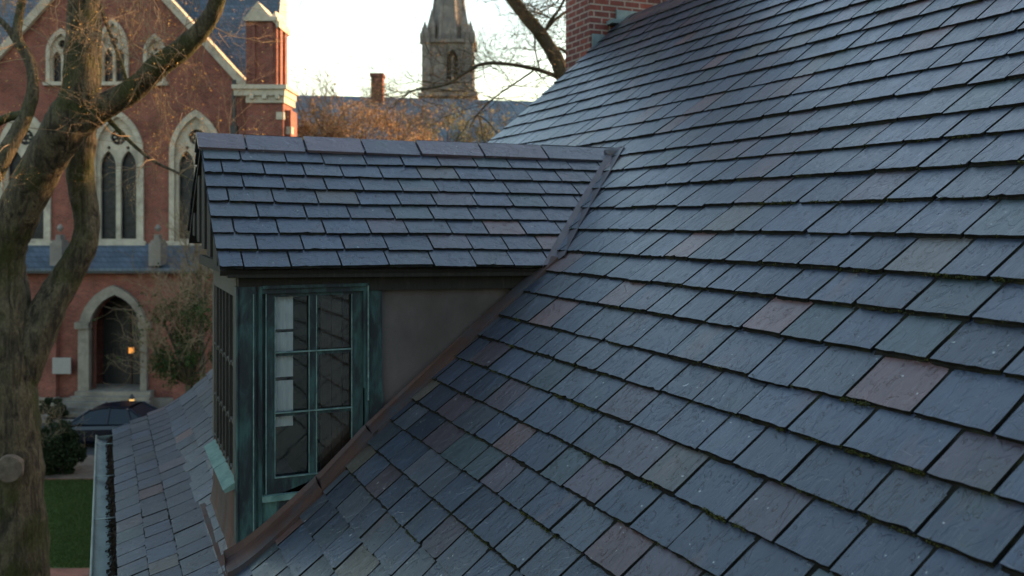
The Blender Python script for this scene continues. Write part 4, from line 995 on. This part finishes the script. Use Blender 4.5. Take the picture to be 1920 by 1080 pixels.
for (u, v) in [(1040, 100), (1010, 60), (985, 30), (955, -5), (905, 120), (875, 135), (845, 155), (810, 165), (770, 172), (960, 160), (925, 185), (895, 215), (1035, 35), (1050, 15), (1003, 95), (910, -60), (940, -30), (1055, -10), (1000, 130), (950, 120), (970, 10)]:
    for _ in range(5):
        a = rt.uniform(0, 2 * math.pi); twigs(mb, lm, pt(u, v, D1 - .3), cx_(math.cos(a), math.sin(a) * .7, rt.uniform(-.5, .5)) - cx_(0, 0, 0), rt.uniform(.6, 1.2), .011, 3, rt, leaf=.01, spread=.6, lsz=.012)
mb.build('twigs', 'bark2', tree2); lm.build('buds', 'leaf_russet', tree2)

# russet tree in front of the long slate-roofed hall
def bushy(name, label, cat, u, vt, vb, wpx, D, leafm, n, size, seed, ntw=30, group=None, top=0, stem=True, density=34, lf=1.0, lit=(0.0)):
    rr = random.Random(seed); c = pt(u, (vt + vb) / 2, D); root = thing(name, label, cat, (c.x, c.y, 0), group=group)
    rx = wpx / 2 / FPX * D; rz = (vb - vt) / 2 / FPX * D
    mb = MB(); tw = MB(); lm = MB()
    base = Vector((c.x, c.y, 0)); fork = Vector((c.x, c.y, max(.2, c.z - rz * .9)))
    if stem: mb.tube([base, base.lerp(fork, .5) + Vector((.05, .03, 0)), fork], [.11 + rz * .03, .08 + rz * .025, .05 + rz * .02], 10, wob=.15)
    cl = []
    for k in range(density):
        while True:
            p = Vector([rr.uniform(-1, 1) for _ in range(3)])
            if p.length < 1: break
        p = Vector((p.x * rx, p.y * rx * .8, p.z * rz)) + c
        s_ = rr.uniform(.16, .34) * lf; cl.append((p, (rx * s_, rx * s_, rz * s_)))
        if stem: mb.tube([fork, fork.lerp(p, .5) + Vector((rr.uniform(-.1, .1), rr.uniform(-.1, .1), .1)) * rz * .5, p], [.035 + .01 * rz, .02 + .008 * rz, .012], 5, cap=False)
    leafcloud(lm, cl, n, size, rr)
    for _ in range(ntw):
        p, _r = rr.choice(cl); d = (p - fork).normalized() + Vector((rr.gauss(0, .3), rr.gauss(0, .3), .3)); twigs(tw, lm, p, d, rz * rr.uniform(.5, .9) * (1 + top), (.014 if top else .008) + .0003 * D, 2, rr, leaf=.03, lsz=size)
    if stem: mb.build('trunk', 'bark2', root, smooth=True)
    tw.build('twigs', 'twig', root); lm.build('crown', leafm, root); return root
bushy('russet_tree', 'russet leaved bushy tree before the long slate roofed hall', 'tree', 668, 196, 340, 270, 50, 'leaf_russet', 210, .060, 31, 60, top=.5, density=75)
bushy('small_russet_tree', 'small russet tree touching the right side of the church turret', 'tree', 580, 222, 340, 110, 47, 'leaf_russet', 190, .06, 32, 26, density=26)
bushy('pale_shrub_tree', 'pale olive shrubby tree below the stone steeple', 'tree', 838, 205, 330, 130, 55, 'leaf_pale', 80, .085, 33, 30, density=30)
bushy('olive_shrub_tree', 'thin olive tree between the steeple and the slate roof edge', 'tree', 925, 228, 330, 90, 56, 'leaf_pale', 60, .085, 34, 24, density=22)
bushy('evergreen_shrub', 'loose evergreen shrub rising behind the dormer before the church porch', 'shrub', 352, 545, 730, 130, 31, 'leaf_green', 140, .042, 35, 50, density=44)
bushy('twiggy_shrub', 'sparse yellow green shrub with bare twigs against the church porch roof', 'shrub', 378, 440, 600, 90, 33, 'leaf_pale', 26, .035, 38, 60, density=26)
bushy('dark_hedge_shrub', 'dark clipped evergreen shrub between the tree trunk and the parked car', 'shrub', 106, 795, 896, 108, 30.0, 'leaf_dark', 330, .045, 36, 10, density=60, stem=False)
bushy('low_hedge_shrub', 'low dark shrub against the church plinth beside the trunk', 'shrub', 95, 750, 794, 60, 38.0, 'leaf_dark', 140, .05, 37, 6, density=26, stem=False)

# ------------------------------------------------------------------ long slate roofed hall
DH = 80.0
hall = thing('slate_roofed_hall', 'long hall with pale blue slate roof and one small brick chimney', 'hall', cx_(cu(790, DH), DH, 0), R(-YAW))
za, zb_ = cv(184, DH), cv(275, DH - 5); hx0, hx1 = cu(470, DH), cu(1150, DH)
def hz(x): return za + .28 - .56 * (x - cu(557, DH)) / (cu(1010, DH) - cu(557, DH))
mb = MB(); mb.add([T(hx0, DH, hz(hx0)), T(hx1, DH, hz(hx1)), T(hx1, DH - 5.5, zb_), T(hx0, DH - 5.5, zb_), T(hx0, DH + 5.5, zb_), T(hx1, DH + 5.5, zb_)], [(0, 3, 2, 1), (0, 1, 5, 4), (1, 2, 5), (0, 4, 3)])
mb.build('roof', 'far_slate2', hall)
mb = MB(); mb.box((hx0 + .3, DH - 5.1, 0), (hx1 - .3, DH + 5.1, zb_ + .05), T=T); mb.build('wall', 'brick_plain', hall)
mb = MB(); mb.box((cu(698, DH), DH - .8, hz(cu(700, DH)) - 1.5), (cu(720, DH), DH + .4, cv(146, DH)), T=T); mb.box((cu(696, DH), DH - .95, cv(146, DH)), (cu(722, DH), DH + .55, cv(140, DH)), T=T); mb.build('chimney', 'brick_church', hall)
for k in range(12):
    x = hx0 + 1.5 + (hx1 - hx0 - 3) * k / 11; mb = MB(); mb.box((x - .55, DH - 5.16, zb_ - 3.2), (x + .55, DH - 5.09, zb_ - 1.2), T=T); wn = mb.build('window', 'glass_dark', hall)
    mb = MB(); mb.box((x - .7, DH - 5.25, zb_ - 3.4), (x + .7, DH - 5.1, zb_ - 3.22), T=T); mb.box((x - .7, DH - 5.2, zb_ - 1.18), (x + .7, DH - 5.1, zb_ - .95), T=T); mb.build('sill', 'stone', wn)

# ------------------------------------------------------------------ steeple
DS = 140.0; ms = DS / FPX
st = thing('stone_steeple', 'tall grey stone gothic steeple with corner pinnacles and spire', 'steeple', cx_(cu(843, DS), DS, 0), R(-YAW))
def su(u): return cu(u, DS)
def sv(v): return cv(v, DS)
c0 = su(842.5); hw = 43 * ms
TS = lambda a, d, c: cx_(a, DS + d, c)
mb = MB()
op = arch(su(851), sv(158), 22 * ms, sv(122), 22 * ms)
mb.poly([(c0 - hw, 0), (c0 + hw, 0), (c0 + hw, sv(84)), (c0 - hw, sv(84))], [op], -hw, -hw + 1.2, TS)
mb.box((c0 - hw, -hw + 1.2, 0), (c0 - hw + 1, hw, sv(84)), T=TS); mb.box((c0 + hw - 1, -hw + 1.2, 0), (c0 + hw, hw, sv(84)), T=TS); mb.box((c0 - hw + 1, hw - 1, 0), (c0 + hw - 1, hw, sv(84)), T=TS)
mb.box((c0 - hw + 1, -hw + 2.4, 0), (c0 + hw - 1, -hw + 2.6, sv(84)), T=TS)
for sx in (-1, 1):          # angle buttresses
    for b0, b1 in ((hw - .9, hw + .30),):
        mb.box((c0 + sx * b0, -hw - .45, 0), (c0 + sx * b1, -hw + .6, sv(80)), T=TS); mb.box((c0 + sx * (hw), -hw + 1.0, 0), (c0 + sx * (hw + .45), -hw + 2.0, sv(95)), T=TS)
twr = mb.build('tower', 'stone_grey', st)
for v0, v1, e in ((88, 82, .45), (176, 170, .55), (187, 180, .9)): mb = MB(); mb.box((c0 - hw - e, -hw - e, sv(v0)), (c0 + hw + e, hw + e, sv(v1)), T=TS); mb.build('string_course', 'stone_grey', twr)
mb = MB(); mb.poly(arch(su(851), sv(160), 28 * ms, sv(122), 26 * ms), [op], -hw - .15, -hw, TS); mb.box((su(851) - .18, -hw + .1, sv(158)), (su(851) + .18, -hw + .5, sv(112)), T=TS)
for k in range(5): mb.box((su(841), -hw + .6, sv(154 - 8 * k)), (su(861), -hw + .9, sv(156 - 8 * k)), T=TS)
mb.build('belfry_opening', 'stone_grey', twr)
mb = MB(); n = 8; rb = 36 * ms; z0_, z1_ = sv(84), sv(-215)
vs = [TS(c0 + rb / math.cos(math.pi / 8) * math.cos(math.pi / 8 + k * math.pi / 4), rb / math.cos(math.pi / 8) * math.sin(math.pi / 8 + k * math.pi / 4), z0_) for k in range(8)] + [TS(c0, 0, z1_)]
mb.add(vs, [(k, (k + 1) % 8, 8) for k in range(8)])
for k in range(8):
    mb.tube([vs[k], vs[8]], [.28, .10], 5)
mb.build('spire', 'stone_grey', st)
for sx in (-1, 1):
    for sy in (-1, 1):
        x, y = c0 + sx * (hw - .1), sy * (hw - .1); mb = MB()
        mb.box((x - .7, y - .7, sv(90)), (x + .7, y + .7, sv(72)), T=TS); mb.add([TS(x - .6, y - .6, sv(72)), TS(x + .6, y - .6, sv(72)), TS(x + .6, y + .6, sv(72)), TS(x - .6, y + .6, sv(72)), TS(x, y, sv(46))], [(0, 1, 4), (1, 2, 4), (2, 3, 4), (3, 0, 4)])
        mb.build('pinnacle', 'stone_grey', st)
    x = c0 + sx * 31 * ms; mb = MB(); y = -28 * ms
    mb.box((x - .55, y - .55, sv(84)), (x + .55, y + .55, sv(52)), T=TS); mb.add([TS(x - .5, y - .5, sv(52)), TS(x + .5, y - .5, sv(52)), TS(x + .5, y + .5, sv(52)), TS(x - .5, y + .5, sv(52)), TS(x, y, sv(22))], [(0, 1, 4), (1, 2, 4), (2, 3, 4), (3, 0, 4)]); mb.build('pinnacle', 'stone_grey', st)

# ------------------------------------------------------------------ added, unseen brick terrace east of the house, put there to block the low sun
row = thing('added_shade_row_house', 'added unseen brick row house that keeps the low sun off the garden', 'house', (34, 34, 0))
mb = MB(); mb.box((30, 4, 0), (38, 62, 12.2)); mb.build('wall', 'brick_plain', row)
mb = MB(); mb.add([(29.6, 3.6, 12.1), (38.4, 3.6, 12.1), (34, 3.6, 15.6), (29.6, 62.4, 12.1), (38.4, 62.4, 12.1), (34, 62.4, 15.6)], [(0, 2, 5, 3), (1, 4, 5, 2), (0, 1, 2), (3, 5, 4), (0, 3, 4, 1)]); mb.build('roof', 'far_slate', row)
for k in range(12):
    for z in (1.2, 4.4, 7.4, 10.4):
        y = 6.0 + k * 4.8; mb = MB(); mb.box((29.93, y, z), (29.99, y + 1.1, z + 1.9)); wn = mb.build('window', 'glass_dark', row); mb = MB(); mb.box((29.85, y - .1, z - .15), (29.99, y + 1.2, z)); mb.build('sill', 'stone', wn)
